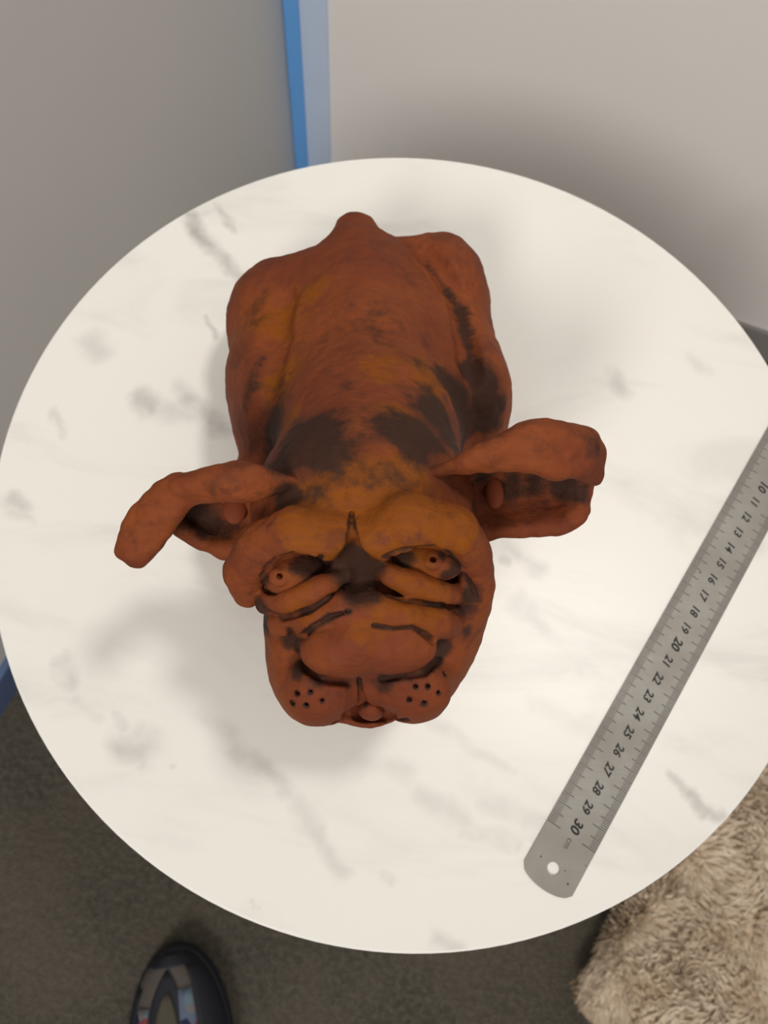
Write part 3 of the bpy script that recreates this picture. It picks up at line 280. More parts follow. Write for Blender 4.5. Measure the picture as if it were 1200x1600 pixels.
STAIN_SHADE = [  # dark wash stains, plus shade painted into creases, sockets, whisker pits and ears
 (-3.45,-8.09,13.04,0.5,0.9),
 (-3.84,-8.02,13.19,0.4,0.8),
 (-3.18,-7.86,12.81,0.4,0.9),
 (-4.95,-8.67,12.82,0.3,0.9),
 (-0.61,-7.45,13.38,0.4,0.8),
 (-1.0,-7.72,14.27,0.3,0.9),
 (1.12,-7.53,13.36,0.35,0.9),
 (0.91,-7.76,13.27,0.3,0.8),
 (0.6,-7.25,13.62,0.3,0.6),
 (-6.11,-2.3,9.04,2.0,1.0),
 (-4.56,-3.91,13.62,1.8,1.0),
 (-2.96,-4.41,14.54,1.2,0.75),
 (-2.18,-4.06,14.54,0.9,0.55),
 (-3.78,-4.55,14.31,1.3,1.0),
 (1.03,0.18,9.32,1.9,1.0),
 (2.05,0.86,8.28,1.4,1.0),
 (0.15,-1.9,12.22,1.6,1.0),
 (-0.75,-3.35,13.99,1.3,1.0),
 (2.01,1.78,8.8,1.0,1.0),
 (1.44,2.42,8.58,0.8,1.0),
 (-3.31,-1.38,12.88,0.45,0.55),
 (-1.66,-3.06,14.07,1.2,0.8),
 (-7.61,1.71,8.31,0.36,0.66),
 (-7.6,1.37,8.39,0.385,0.66),
 (-7.6,1.04,8.47,0.41,0.66),
 (-7.6,0.73,8.53,0.435,0.66),
 (-7.61,0.43,8.55,0.46,0.66),
 (-7.63,0.16,8.53,0.485,0.66),
 (-7.65,-0.09,8.45,0.51,0.66),
 (-7.7,-0.3,8.31,0.535,0.66),
 (-7.75,-0.49,8.13,0.56,0.66),
 (-2.12,-7.83,13.31,0.9,1.0),
 (-1.95,-8.26,12.97,0.8,1.0),
 (-1.78,-8.76,13.37,0.7,1.0),
 (-2.39,-7.47,13.78,0.4,1.0),
 (-2.82,-8.11,13.13,0.5,0.8),
 (-1.39,-7.88,13.48,0.5,0.8),
 (-5.08,-9.5,12.06,0.5,0.9),
 (-5.08,-9.49,9.79,0.6,0.8),
 (1.85,-8.03,12.05,0.5,0.9),
 (1.74,-8.39,11.6,0.5,0.8),
 (-3.96,-10.21,10.92,0.5,0.8),
 (-3.47,-11.05,11.09,0.6,0.8),
 (-2.75,-11.4,11.32,0.5,0.8),
 (-2.0,-11.42,10.95,0.5,0.7),
 (0.19,-10.89,11.44,0.5,0.8),
 (-0.61,-11.25,11.15,0.5,0.7),
 (1.18,-9.71,11.04,0.4,0.8),
 (1.91,-9.14,10.91,0.4,0.5),
 (-4.6,-6.06,13.81,0.7,0.8),
 (-3.58,-5.79,14.41,0.9,0.6),
 (1.65,-5.09,12.15,0.8,0.6),
 (-1.62,-5.15,14.67,1.2,0.5),
 (-3.27,-5.14,14.56,1.2,0.6),
 (-1.04,8.1,7.49,0.32,0.62),
 (-0.85,7.79,7.58,0.32,0.62),
 (-0.66,7.5,7.66,0.32,0.62),
 (-0.47,7.3,7.61,0.32,0.62),
 (-0.28,7.1,7.56,0.32,0.62),
 (-0.09,6.9,7.52,0.32,0.62),
 (0.11,6.7,7.47,0.32,0.62),
 (0.3,6.5,7.43,0.32,0.62),
 (0.49,6.29,7.39,0.32,0.62),
 (0.67,6.01,7.47,0.32,0.62),
 (0.67,6.01,7.47,0.42,0.66),
 (0.74,5.68,7.57,0.42,0.66),
 (0.82,5.36,7.67,0.42,0.66),
 (0.89,5.03,7.79,0.42,0.66),
 (0.96,4.7,7.91,0.42,0.66),
 (1.02,4.36,8.04,0.42,0.66),
 (1.09,4.03,8.17,0.42,0.66),
 (1.16,3.71,8.29,0.42,0.66),
 (1.22,3.42,8.37,0.42,0.66),
 (1.29,3.14,8.43,0.42,0.66),
 (1.36,2.86,8.5,0.42,0.66),
 (1.43,2.58,8.56,0.42,0.66),
 (-2.69,2.09,11.04,2.2,0.36),
 (-4.16,3.42,10.42,1.3,0.33),
 (0.41,7.87,7.91,1.3,0.34),
 (-8.39,4.71,7.38,1.3,0.33),
 (-2.4,6.49,9.15,1.3,0.34),
 (-1.32,0.83,11.64,1.0,0.4),
 (-7.63,5.52,7.85,1.0,0.33),
 (-0.83,-10.34,13.15,1.2,0.3),
 (1.04,-7.43,11.88,0.8,0.3),
 (-5.23,-8.39,13.66,0.8,0.3),
 (0.3,-6.05,14.99,1.0,0.36),
 (-3.88,-6.46,14.33,1.0,0.34),
 (-4.68,9.31,8.08,0.6,0.4),
 (-5.95,-6.02,14.9,1.0,0.42),
 (-6.93,-6.38,14.58,0.8,0.36),
 (-8.82,-7.17,13.54,1.0,0.36),
 (-9.52,-8.14,12.77,0.8,0.36),
 (3.21,-3.66,15.58,1.5,0.36),
 (4.85,-3.39,14.78,0.9,0.42),
 (1.85,-4.17,15.5,0.8,0.36),
 (3.84,-3.29,10.82,1.0,0.7),
 (5.11,-3.2,10.98,0.8,0.9),
 (3.08,-3.52,11.11,0.9,0.7),
 (5.58,-3.37,11.07,0.5,0.85),
 (-7.73,-6.15,10.67,1.0,0.75),
 (-8.28,-6.17,10.84,0.8,0.85),
 (-6.86,-6.31,10.81,0.8,0.6),
 (2.0,-3.63,11.95,0.6,0.8),
 (-2.44,-6.63,14.41,0.12,0.8),
 (-2.4,-6.83,14.52,0.142,0.8),
 (-2.36,-7.01,14.62,0.165,0.8),
 (-2.32,-7.18,14.68,0.188,0.8),
 (-2.29,-7.33,14.69,0.21,0.8),
 (-2.25,-7.48,14.66,0.232,0.8),
 (-2.22,-7.61,14.6,0.255,0.8),
 (-2.19,-7.73,14.5,0.277,0.8),
 (-2.16,-7.84,14.34,0.3,0.8),
 (-5.04,-8.67,12.49,0.186,0.85),
 (-5.01,-8.71,12.44,0.186,0.85),
 (-4.99,-8.76,12.39,0.186,0.85),
 (-4.96,-8.8,12.34,0.186,0.85),
 (-4.93,-8.84,12.29,0.186,0.85),
 (-4.9,-8.88,12.24,0.186,0.85),
 (-4.87,-8.93,12.19,0.186,0.85),
 (-4.82,-8.93,12.25,0.186,0.85),
 (-4.77,-8.94,12.32,0.186,0.85),
 (-4.71,-8.94,12.38,0.186,0.85),
 (-4.66,-8.95,12.44,0.186,0.85),
 (-4.61,-8.96,12.5,0.186,0.85),
 (-4.55,-8.93,12.53,0.186,0.85),
 (-4.49,-8.9,12.56,0.186,0.85),
 (-4.43,-8.87,12.59,0.186,0.85),
 (-4.37,-8.85,12.62,0.186,0.85),
 (-4.31,-8.82,12.65,0.186,0.85),
 (-4.25,-8.79,12.68,0.186,0.85),
 (-4.19,-8.76,12.71,0.186,0.85),
 (-4.14,-8.74,12.74,0.186,0.85),
 (-4.08,-8.71,12.77,0.186,0.85),
 (-4.02,-8.68,12.8,0.186,0.85),
 (-3.98,-8.63,12.76,0.186,0.85),
 (-3.94,-8.58,12.73,0.186,0.85),
 (-3.9,-8.54,12.69,0.186,0.85),
 (-3.86,-8.49,12.66,0.186,0.85),
 (-3.82,-8.44,12.62,0.186,0.85),
 (-3.78,-8.39,12.58,0.186,0.85),
 (-3.74,-8.35,12.55,0.186,0.85),
 (-3.7,-8.3,12.51,0.186,0.85),
 (-3.66,-8.25,12.47,0.186,0.85),
 (-3.62,-8.2,12.44,0.186,0.85),
 (-3.58,-8.15,12.4,0.186,0.85),
 (-3.54,-8.11,12.36,0.186,0.85),
 (-3.49,-8.08,12.42,0.186,0.85),
 (-3.44,-8.05,12.47,0.186,0.85),
 (-3.39,-8.03,12.52,0.186,0.85),
 (-3.34,-8.0,12.57,0.186,0.85),
 (-3.29,-7.98,12.62,0.186,0.85),
 (-3.24,-7.95,12.67,0.186,0.85),
 (-3.19,-7.92,12.72,0.186,0.85),
 (-3.14,-7.9,12.78,0.186,0.85),
 (-3.09,-7.87,12.83,0.186,0.85),
 (-3.04,-7.85,12.88,0.186,0.85),
 (-1.16,-7.8,14.54,0.174,0.85),
 (-1.12,-7.79,14.49,0.174,0.85),
 (-1.07,-7.79,14.44,0.174,0.85),
 (-1.02,-7.79,14.38,0.174,0.85),
 (-0.97,-7.79,14.33,0.174,0.85),
 (-0.95,-7.78,14.26,0.174,0.85),
 (-0.92,-7.77,14.19,0.174,0.85),
 (-0.89,-7.76,14.13,0.174,0.85),
 (-0.86,-7.75,14.06,0.174,0.85),
 (-0.84,-7.74,14.0,0.174,0.85),
 (-0.81,-7.73,13.93,0.174,0.85),
 (-0.78,-7.72,13.87,0.174,0.85),
 (-0.76,-7.71,13.8,0.174,0.85),
 (-0.73,-7.7,13.73,0.174,0.85),
 (-0.7,-7.69,13.67,0.174,0.85),
 (-0.67,-7.68,13.6,0.174,0.85),
 (-0.65,-7.67,13.54,0.174,0.85),
 (-0.62,-7.66,13.47,0.174,0.85),
 (-0.59,-7.65,13.41,0.174,0.85),
 (-0.56,-7.64,13.34,0.174,0.85),
 (-0.54,-7.63,13.27,0.174,0.85),
 (-0.51,-7.62,13.21,0.174,0.85),
 (-0.48,-7.61,13.14,0.174,0.85),
 (-0.46,-7.6,13.08,0.174,0.85),
 (-0.43,-7.59,13.01,0.174,0.85),
 (-0.4,-7.58,12.95,0.174,0.85),
 (-0.37,-7.57,12.88,0.174,0.85),
 (-0.35,-7.56,12.81,0.174,0.85),
 (-0.32,-7.55,12.75,0.174,0.85),
 (-0.29,-7.54,12.68,0.174,0.85),
 (-0.26,-7.52,12.62,0.174,0.85),
 (-0.2,-7.53,12.58,0.174,0.85),
 (-0.14,-7.53,12.55,0.174,0.85),
 (-0.07,-7.54,12.52,0.174,0.85),
 (-0.01,-7.54,12.48,0.174,0.85),
 (0.06,-7.55,12.45,0.174,0.85),
 (0.12,-7.55,12.42,0.174,0.85),
 (0.18,-7.55,12.38,0.174,0.85),
 (0.25,-7.56,12.35,0.174,0.85),
 (0.31,-7.56,12.32,0.174,0.85),
 (0.38,-7.57,12.28,0.174,0.85),
 (0.44,-7.57,12.25,0.174,0.85),
 (0.5,-7.58,12.22,0.174,0.85),
 (0.57,-7.58,12.18,0.174,0.85),
 (0.63,-7.58,12.15,0.174,0.85),
 (0.7,-7.58,12.11,0.174,0.85),
 (0.76,-7.57,12.07,0.174,0.85),
 (0.82,-7.56,12.03,0.174,0.85),
 (0.88,-7.56,12.0,0.174,0.85),
 (0.95,-7.55,11.96,0.174,0.85),
 (1.01,-7.55,11.92,0.174,0.85),
 (1.07,-7.54,11.88,0.174,0.85),
 (1.13,-7.53,11.84,0.174,0.85),
 (1.2,-7.53,11.8,0.174,0.85),
 (1.21,-7.53,11.88,0.174,0.85),
 (1.23,-7.52,11.95,0.174,0.85),
 (1.25,-7.52,12.02,0.174,0.85),
 (1.26,-7.52,12.1,0.174,0.85),
 (1.28,-7.52,12.17,0.174,0.85),
 (1.3,-7.52,12.24,0.174,0.85),
 (1.31,-7.52,12.32,0.174,0.85),
 (1.33,-7.52,12.39,0.174,0.85),
 (1.35,-7.51,12.46,0.174,0.85),
 (1.37,-7.51,12.54,0.174,0.85),
 (1.38,-7.51,12.61,0.174,0.85),
 (1.4,-7.51,12.68,0.174,0.85),
 (1.42,-7.51,12.75,0.174,0.85),
 (1.46,-7.53,12.7,0.174,0.85),
 (1.5,-7.55,12.65,0.174,0.85),
 (1.54,-7.58,12.59,0.174,0.85),
 (1.59,-7.6,12.54,0.174,0.85),
 (1.63,-7.62,12.48,0.174,0.85),
 (1.67,-7.64,12.43,0.174,0.85),
 (1.71,-7.67,12.38,0.174,0.85),
 (1.76,-7.69,12.32,0.174,0.85),
 (1.8,-7.71,12.27,0.174,0.85),
 (1.84,-7.73,12.22,0.174,0.85),
 (1.88,-7.78,12.17,0.174,0.85),
 (1.92,-7.82,12.12,0.174,0.85),
 (1.95,-7.87,12.07,0.174,0.85),
 (1.99,-7.91,12.03,0.174,0.85),
 (2.03,-7.96,11.98,0.174,0.85),
 (2.06,-8.0,11.93,0.174,0.85),
 (-5.05,-8.61,12.94,0.14,0.85),
 (-5.03,-8.59,13.01,0.14,0.85),
 (-5.01,-8.56,13.08,0.14,0.85),
 (-4.98,-8.54,13.15,0.14,0.85),
 (-4.96,-8.52,13.22,0.14,0.85),
 (-4.94,-8.49,13.29,0.14,0.85),
 (-4.91,-8.47,13.36,0.14,0.85),
 (-4.89,-8.45,13.43,0.14,0.85),
 (-4.87,-8.43,13.5,0.14,0.85),
 (-4.83,-8.41,13.56,0.14,0.85),
 (-4.79,-8.39,13.62,0.14,0.85),
 (-4.75,-8.37,13.68,0.14,0.85),
 (-4.71,-8.35,13.74,0.14,0.85),
 (-4.68,-8.33,13.8,0.14,0.85),
 (-4.64,-8.31,13.86,0.14,0.85),
 (-4.6,-8.29,13.92,0.14,0.85),
 (-4.56,-8.27,13.98,0.14,0.85),
 (-4.52,-8.25,14.04,0.14,0.85),
 (-4.47,-8.23,14.09,0.14,0.85),
 (-4.41,-8.22,14.14,0.14,0.85),
 (-4.35,-8.21,14.19,0.14,0.85),
 (-4.3,-8.19,14.24,0.14,0.85),
 (-4.24,-8.18,14.29,0.14,0.85),
 (-4.18,-8.16,14.34,0.14,0.85),
 (-4.12,-8.15,14.39,0.14,0.85),
 (-4.07,-8.14,14.44,0.14,0.85),
 (-4.01,-8.12,14.49,0.14,0.85),
 (-3.99,-8.11,14.42,0.14,0.85),
 (-3.98,-8.09,14.35,0.14,0.85),
 (-3.96,-8.07,14.29,0.14,0.85),
 (-3.94,-8.05,14.22,0.14,0.85),
 (-3.92,-8.03,14.15,0.14,0.85),
 (-3.91,-8.01,14.09,0.14,0.85),
 (-3.89,-7.99,14.02,0.14,0.85),
 (-3.87,-7.98,13.95,0.14,0.85),
 (-3.85,-7.96,13.89,0.14,0.85),
 (-3.84,-7.94,13.82,0.14,0.85),
 (-3.82,-7.92,13.75,0.14,0.85),
 (-3.8,-7.9,13.69,0.14,0.85),
 (-3.78,-7.88,13.62,0.14,0.85),
 (-3.77,-7.86,13.56,0.14,0.85),
 (-3.75,-7.85,13.49,0.14,0.85),
 (-3.73,-7.83,13.42,0.14,0.85),
 (-3.71,-7.81,13.36,0.14,0.85),
 (-3.7,-7.79,13.29,0.14,0.85),
 (-3.68,-7.77,13.22,0.14,0.85),
 (-3.66,-7.75,13.16,0.14,0.85),
 (-3.64,-7.73,13.09,0.14,0.85),
 (-3.63,-7.72,13.02,0.14,0.85),
 (-3.61,-7.7,12.96,0.14,0.85),
 (-3.59,-7.68,12.89,0.14,0.85),
 (-3.57,-7.69,12.96,0.14,0.85),
 (-3.56,-7.71,13.02,0.14,0.85),
 (-3.54,-7.73,13.09,0.14,0.85),
 (-3.52,-7.74,13.16,0.14,0.85),
 (-3.5,-7.76,13.22,0.14,0.85),
 (-3.48,-7.77,13.29,0.14,0.85),
 (-3.47,-7.79,13.36,0.14,0.85),
 (-3.45,-7.8,13.42,0.14,0.85),
 (-3.43,-7.82,13.49,0.14,0.85),
 (-3.41,-7.84,13.55,0.14,0.85),
 (-3.4,-7.85,13.62,0.14,0.85),
 (-3.38,-7.87,13.69,0.14,0.85),
 (-3.36,-7.88,13.75,0.14,0.85),
 (-3.34,-7.9,13.82,0.14,0.85),
 (-3.32,-7.92,13.89,0.14,0.85),
 (-3.31,-7.93,13.95,0.14,0.85),
 (-3.29,-7.95,14.02,0.14,0.85),
 (-3.27,-7.96,14.09,0.14,0.85),
 (-3.25,-7.98,14.15,0.14,0.85),
 (-3.24,-7.99,14.22,0.14,0.85),
 (-3.22,-8.01,14.29,0.14,0.85),
 (-3.2,-8.03,14.35,0.14,0.85),
 (-3.18,-8.04,14.42,0.14,0.85),
 (-1.24,-7.81,14.57,0.136,0.85),
 (-1.18,-7.79,14.6,0.136,0.85),
 (-1.11,-7.77,14.63,0.136,0.85),
 (-1.05,-7.74,14.66,0.136,0.85),
 (-0.99,-7.72,14.69,0.136,0.85),
 (-0.92,-7.7,14.73,0.136,0.85),
 (-0.86,-7.67,14.76,0.136,0.85),
 (-0.79,-7.65,14.79,0.136,0.85),
 (-0.73,-7.62,14.82,0.136,0.85),
 (-0.66,-7.6,14.85,0.136,0.85),
 (-0.6,-7.58,14.88,0.136,0.85),
 (-0.53,-7.55,14.88,0.136,0.85),
 (-0.46,-7.53,14.87,0.136,0.85),
 (-0.39,-7.51,14.87,0.136,0.85),
 (-0.32,-7.48,14.86,0.136,0.85),
 (-0.25,-7.46,14.86,0.136,0.85),
 (-0.18,-7.44,14.86,0.136,0.85),
 (-0.11,-7.42,14.85,0.136,0.85),
 (-0.04,-7.39,14.85,0.136,0.85),
 (0.03,-7.37,14.84,0.136,0.85),
 (0.1,-7.35,14.84,0.136,0.85),
 (0.17,-7.32,14.84,0.136,0.85),
 (0.21,-7.32,14.77,0.136,0.85),
 (0.24,-7.31,14.71,0.136,0.85),
 (0.28,-7.3,14.65,0.136,0.85),
 (0.32,-7.29,14.59,0.136,0.85),
 (0.36,-7.29,14.53,0.136,0.85),
 (0.4,-7.28,14.46,0.136,0.85),
 (0.43,-7.27,14.4,0.136,0.85),
 (0.47,-7.26,14.34,0.136,0.85),
 (0.51,-7.26,14.28,0.136,0.85),
 (0.55,-7.25,14.21,0.136,0.85),
 (0.59,-7.24,14.15,0.136,0.85),
 (0.62,-7.23,14.09,0.136,0.85),
 (0.66,-7.22,14.03,0.136,0.85),
 (0.7,-7.22,13.96,0.136,0.85),
 (0.74,-7.21,13.9,0.136,0.85),
 (0.78,-7.2,13.84,0.136,0.85),
 (0.81,-7.19,13.78,0.136,0.85),
 (0.85,-7.19,13.72,0.136,0.85),
 (0.89,-7.18,13.65,0.136,0.85),
 (0.93,-7.17,13.59,0.136,0.85),
 (0.98,-7.21,13.55,0.136,0.85),
 (1.03,-7.25,13.51,0.136,0.85),
 (1.08,-7.28,13.47,0.136,0.85),
 (1.13,-7.32,13.43,0.136,0.85),
 (1.18,-7.36,13.39,0.136,0.85),
 (1.24,-7.39,13.36,0.136,0.85),
 (1.29,-7.43,13.32,0.136,0.85),
 (1.34,-7.47,13.28,0.136,0.85),
 (-4.92,-9.5,12.11,0.174,0.85),
 (-4.85,-9.52,12.1,0.174,0.85),
 (-4.78,-9.55,12.1,0.174,0.85),
 (-4.71,-9.57,12.09,0.174,0.85),
 (-4.64,-9.59,12.09,0.174,0.85),
 (-4.56,-9.61,12.08,0.174,0.85),
 (-4.49,-9.63,12.08,0.174,0.85),
 (-4.42,-9.65,12.07,0.174,0.85),
 (-4.35,-9.67,12.07,0.174,0.85),
 (-4.28,-9.69,12.06,0.174,0.85),
 (-4.2,-9.71,12.06,0.174,0.85),
 (-4.15,-9.7,12.11,0.174,0.85),
 (-4.1,-9.69,12.15,0.174,0.85),
 (-4.05,-9.67,12.2,0.174,0.85),
 (-4.0,-9.66,12.25,0.174,0.85),
 (-3.95,-9.64,12.3,0.174,0.85),
 (-3.9,-9.63,12.35,0.174,0.85),
 (-3.85,-9.61,12.39,0.174,0.85),
 (-3.8,-9.6,12.44,0.174,0.85),
 (-3.75,-9.58,12.49,0.174,0.85),
 (-3.7,-9.57,12.54,0.174,0.85),
 (-3.65,-9.56,12.59,0.174,0.85),
 (-3.6,-9.54,12.63,0.174,0.85),
 (-3.55,-9.53,12.68,0.174,0.85),
 (-3.5,-9.51,12.73,0.174,0.85),
 (-3.44,-9.5,12.78,0.174,0.85),
 (-3.39,-9.48,12.83,0.174,0.85),
 (-3.34,-9.47,12.87,0.174,0.85),
 (-3.29,-9.45,12.92,0.174,0.85),
 (-3.24,-9.41,12.95,0.174,0.85),
 (-3.18,-9.37,12.98,0.174,0.85),
 (-3.12,-9.32,13.01,0.174,0.85),
 (-3.07,-9.28,13.04,0.174,0.85),
 (-3.01,-9.23,13.07,0.174,0.85),
 (-2.96,-9.19,13.1,0.174,0.85),
 (-2.9,-9.15,13.13,0.174,0.85),
 (-2.84,-9.1,13.16,0.174,0.85),
 (-2.79,-9.06,13.2,0.174,0.85),
 (-2.75,-9.02,13.14,0.174,0.85),
 (-2.72,-8.97,13.09,0.174,0.85),
 (-2.68,-8.93,13.04,0.174,0.85),
 (-2.65,-8.89,12.98,0.174,0.85),
 (-2.62,-8.85,12.93,0.174,0.85),
 (-2.58,-8.8,12.88,0.174,0.85),
 (-2.55,-8.76,12.83,0.174,0.85),
 (-2.51,-8.72,12.77,0.174,0.85),
 (-2.48,-8.68,12.72,0.174,0.85),
 (-2.44,-8.63,12.67,0.174,0.85),
 (-1.52,-8.42,12.74,0.124,0.85),
 (-1.47,-8.45,12.79,0.124,0.85),
 (-1.43,-8.47,12.84,0.124,0.85),
 (-1.38,-8.5,12.89,0.124,0.85),
 (-1.34,-8.52,12.94,0.124,0.85),
 (-1.29,-8.55,12.99,0.124,0.85),
 (-1.25,-8.57,13.04,0.124,0.85),
 (-1.2,-8.59,13.09,0.124,0.85),
 (-1.16,-8.62,13.14,0.124,0.85),
 (-1.11,-8.64,13.19,0.124,0.85),
 (-1.07,-8.67,13.24,0.124,0.85),
 (-1.02,-8.69,13.29,0.124,0.85),
 (-0.98,-8.72,13.34,0.124,0.85),
 (-0.91,-8.73,13.35,0.124,0.85),
 (-0.83,-8.75,13.36,0.124,0.85),
 (-0.76,-8.76,13.38,0.124,0.85),
 (-0.69,-8.78,13.39,0.124,0.85),
 (-0.62,-8.8,13.41,0.124,0.85),
 (-0.55,-8.81,13.42,0.124,0.85),
 (-0.47,-8.83,13.44,0.124,0.85),
 (-0.4,-8.84,13.45,0.124,0.85),
 (-0.33,-8.86,13.46,0.124,0.85),
 (-0.27,-8.85,13.43,0.124,0.85),
 (-0.21,-8.84,13.39,0.124,0.85),
 (-0.15,-8.83,13.35,0.124,0.85),
 (-0.09,-8.82,13.31,0.124,0.85),
 (-0.03,-8.82,13.27,0.124,0.85),
 (0.03,-8.81,13.24,0.124,0.85),
 (0.09,-8.8,13.2,0.124,0.85),
 (0.15,-8.79,13.16,0.124,0.85),
 (0.21,-8.78,13.12,0.124,0.85),
 (0.27,-8.77,13.08,0.124,0.85),
 (0.34,-8.76,13.05,0.124,0.85),
 (0.4,-8.75,13.02,0.124,0.85),
 (0.47,-8.74,12.99,0.124,0.85),
 (0.53,-8.73,12.96,0.124,0.85),
 (0.6,-8.72,12.93,0.124,0.85),
 (0.66,-8.7,12.9,0.124,0.85),
 (0.73,-8.69,12.87,0.124,0.85),
 (0.79,-8.68,12.84,0.124,0.85),
 (0.86,-8.67,12.82,0.124,0.85),
 (0.88,-8.66,12.75,0.124,0.85),
 (0.91,-8.64,12.69,0.124,0.85),
 (0.94,-8.63,12.63,0.124,0.85),
 (0.97,-8.62,12.56,0.124,0.85),
 (1.0,-8.6,12.5,0.124,0.85),
 (1.03,-8.59,12.44,0.124,0.85),
 (1.06,-8.58,12.37,0.124,0.85),
 (1.09,-8.56,12.31,0.124,0.85),
 (1.12,-8.55,12.25,0.124,0.85),
 (1.15,-8.54,12.18,0.124,0.85),
 (1.17,-8.52,12.12,0.124,0.85),
 (1.2,-8.51,12.06,0.124,0.85),
 (1.23,-8.5,11.99,0.124,0.85),
 (1.26,-8.48,11.93,0.124,0.85),
 (1.29,-8.47,11.87,0.124,0.85),
 (1.32,-8.46,11.81,0.124,0.85),
 (1.35,-8.44,11.74,0.124,0.85),
 (1.38,-8.43,11.68,0.124,0.85),
 (1.41,-8.42,11.62,0.124,0.85),
 (1.44,-8.4,11.55,0.124,0.85),
 (-3.66,-10.24,10.96,0.174,0.85),
 (-3.65,-10.24,11.03,0.174,0.85),
 (-3.63,-10.24,11.1,0.174,0.85),
 (-3.62,-10.24,11.17,0.174,0.85),
 (-3.61,-10.24,11.24,0.174,0.85),
 (-3.59,-10.23,11.32,0.174,0.85),
 (-3.58,-10.23,11.39,0.174,0.85),
 (-3.57,-10.23,11.46,0.174,0.85),
 (-3.55,-10.23,11.53,0.174,0.85),
 (-3.54,-10.22,11.6,0.174,0.85),
 (-3.53,-10.22,11.67,0.174,0.85),
 (-3.51,-10.22,11.74,0.174,0.85),
 (-3.5,-10.22,11.81,0.174,0.85),
 (-3.48,-10.21,11.88,0.174,0.85),
 (-3.47,-10.21,11.96,0.174,0.85),
 (-3.46,-10.21,12.03,0.174,0.85),
 (-3.44,-10.21,12.1,0.174,0.85),
 (-3.43,-10.2,12.17,0.174,0.85),
 (-3.42,-10.2,12.24,0.174,0.85),
 (-3.4,-10.2,12.31,0.174,0.85),
 (-3.37,-10.17,12.38,0.174,0.85),
 (-3.34,-10.14,12.44,0.174,0.85),
 (-3.3,-10.11,12.51,0.174,0.85),
 (-3.27,-10.09,12.58,0.174,0.85),
 (-3.24,-10.06,12.64,0.174,0.85),
 (-3.2,-10.03,12.71,0.174,0.85),
 (-3.16,-10.0,12.75,0.174,0.85),
 (-3.11,-9.96,12.79,0.174,0.85),
 (-3.06,-9.93,12.84,0.174,0.85),
 (-3.01,-9.9,12.88,0.174,0.85),
 (-2.96,-9.86,12.92,0.174,0.85),
 (-2.91,-9.83,12.96,0.174,0.85),
 (-2.86,-9.79,13.01,0.174,0.85),
 (-2.81,-9.76,13.05,0.174,0.85),
 (-2.76,-9.73,13.09,0.174,0.85),
 (-2.71,-9.69,13.14,0.174,0.85),
 (-2.67,-9.66,13.18,0.174,0.85),
 (-2.62,-9.62,13.22,0.174,0.85),
 (-2.55,-9.6,13.25,0.174,0.85),
 (-2.48,-9.58,13.28,0.174,0.85),
 (-2.41,-9.56,13.31,0.174,0.85),
 (-2.35,-9.54,13.34,0.174,0.85),
 (-2.28,-9.51,13.37,0.174,0.85),
 (-2.21,-9.49,13.4,0.174,0.85),
 (-2.15,-9.47,13.43,0.174,0.85),
 (-2.08,-9.45,13.46,0.174,0.85),
 (-1.26,-9.75,13.3,0.124,0.85),
 (-1.19,-9.75,13.3,0.124,0.85),
 (-1.12,-9.75,13.3,0.124,0.85),
 (-1.04,-9.75,13.3,0.124,0.85),
 (-0.97,-9.75,13.29,0.124,0.85),
 (-0.89,-9.75,13.29,0.124,0.85),
 (-0.82,-9.75,13.29,0.124,0.85),
 (-0.75,-9.75,13.29,0.124,0.85),
 (-0.67,-9.74,13.29,0.124,0.85),
 (-0.6,-9.73,13.3,0.124,0.85),
 (-0.52,-9.72,13.31,0.124,0.85),
 (-0.44,-9.7,13.32,0.124,0.85),
 (-0.37,-9.69,13.33,0.124,0.85),
 (-0.29,-9.67,13.34,0.124,0.85),
 (-0.21,-9.66,13.35,0.124,0.85),
 (-0.14,-9.65,13.37,0.124,0.85),
 (-0.06,-9.63,13.38,0.124,0.85),
 (-0.0,-9.64,13.33,0.124,0.85),
 (0.05,-9.65,13.28,0.124,0.85),
 (0.11,-9.66,13.23,0.124,0.85),
 (0.16,-9.67,13.18,0.124,0.85),
 (0.22,-9.68,13.13,0.124,0.85),
 (0.27,-9.69,13.08,0.124,0.85),
 (0.33,-9.7,13.04,0.124,0.85),
 (0.38,-9.72,12.99,0.124,0.85),
 (0.44,-9.75,12.94,0.124,0.85),
 (0.49,-9.77,12.89,0.124,0.85),
 (0.55,-9.8,12.84,0.124,0.85),
 (0.6,-9.82,12.79,0.124,0.85),
 (0.66,-9.85,12.74,0.124,0.85),
 (-3.97,-10.08,12.02,0.217,0.85),
 (-3.96,-10.1,11.95,0.217,0.85),
 (-3.94,-10.12,11.88,0.217,0.85),
 (-3.92,-10.14,11.82,0.217,0.85),
 (-3.91,-10.16,11.75,0.217,0.85),
 (-3.89,-10.18,11.69,0.217,0.85),
 (-3.87,-10.2,11.62,0.217,0.85),
 (-3.86,-10.21,11.56,0.217,0.85),
 (-3.84,-10.23,11.49,0.217,0.85),
 (-3.83,-10.25,11.43,0.217,0.85),
 (-3.81,-10.27,11.36,0.217,0.85),
 (-3.79,-10.29,11.29,0.217,0.85),
 (-3.78,-10.31,11.23,0.217,0.85),
 (-3.76,-10.33,11.16,0.217,0.85),
 (-3.74,-10.35,11.1,0.217,0.85),
 (-3.73,-10.37,11.03,0.217,0.85),
 (-3.71,-10.39,10.97,0.217,0.85),
 (-3.7,-10.41,10.9,0.217,0.85),
 (-3.68,-10.43,10.84,0.217,0.85),
 (-3.65,-10.48,10.87,0.217,0.85),
 (-3.62,-10.53,10.91,0.217,0.85),
 (-3.58,-10.58,10.95,0.217,0.85),
 (-3.55,-10.63,10.98,0.217,0.85),
 (-3.52,-10.68,11.02,0.217,0.85),
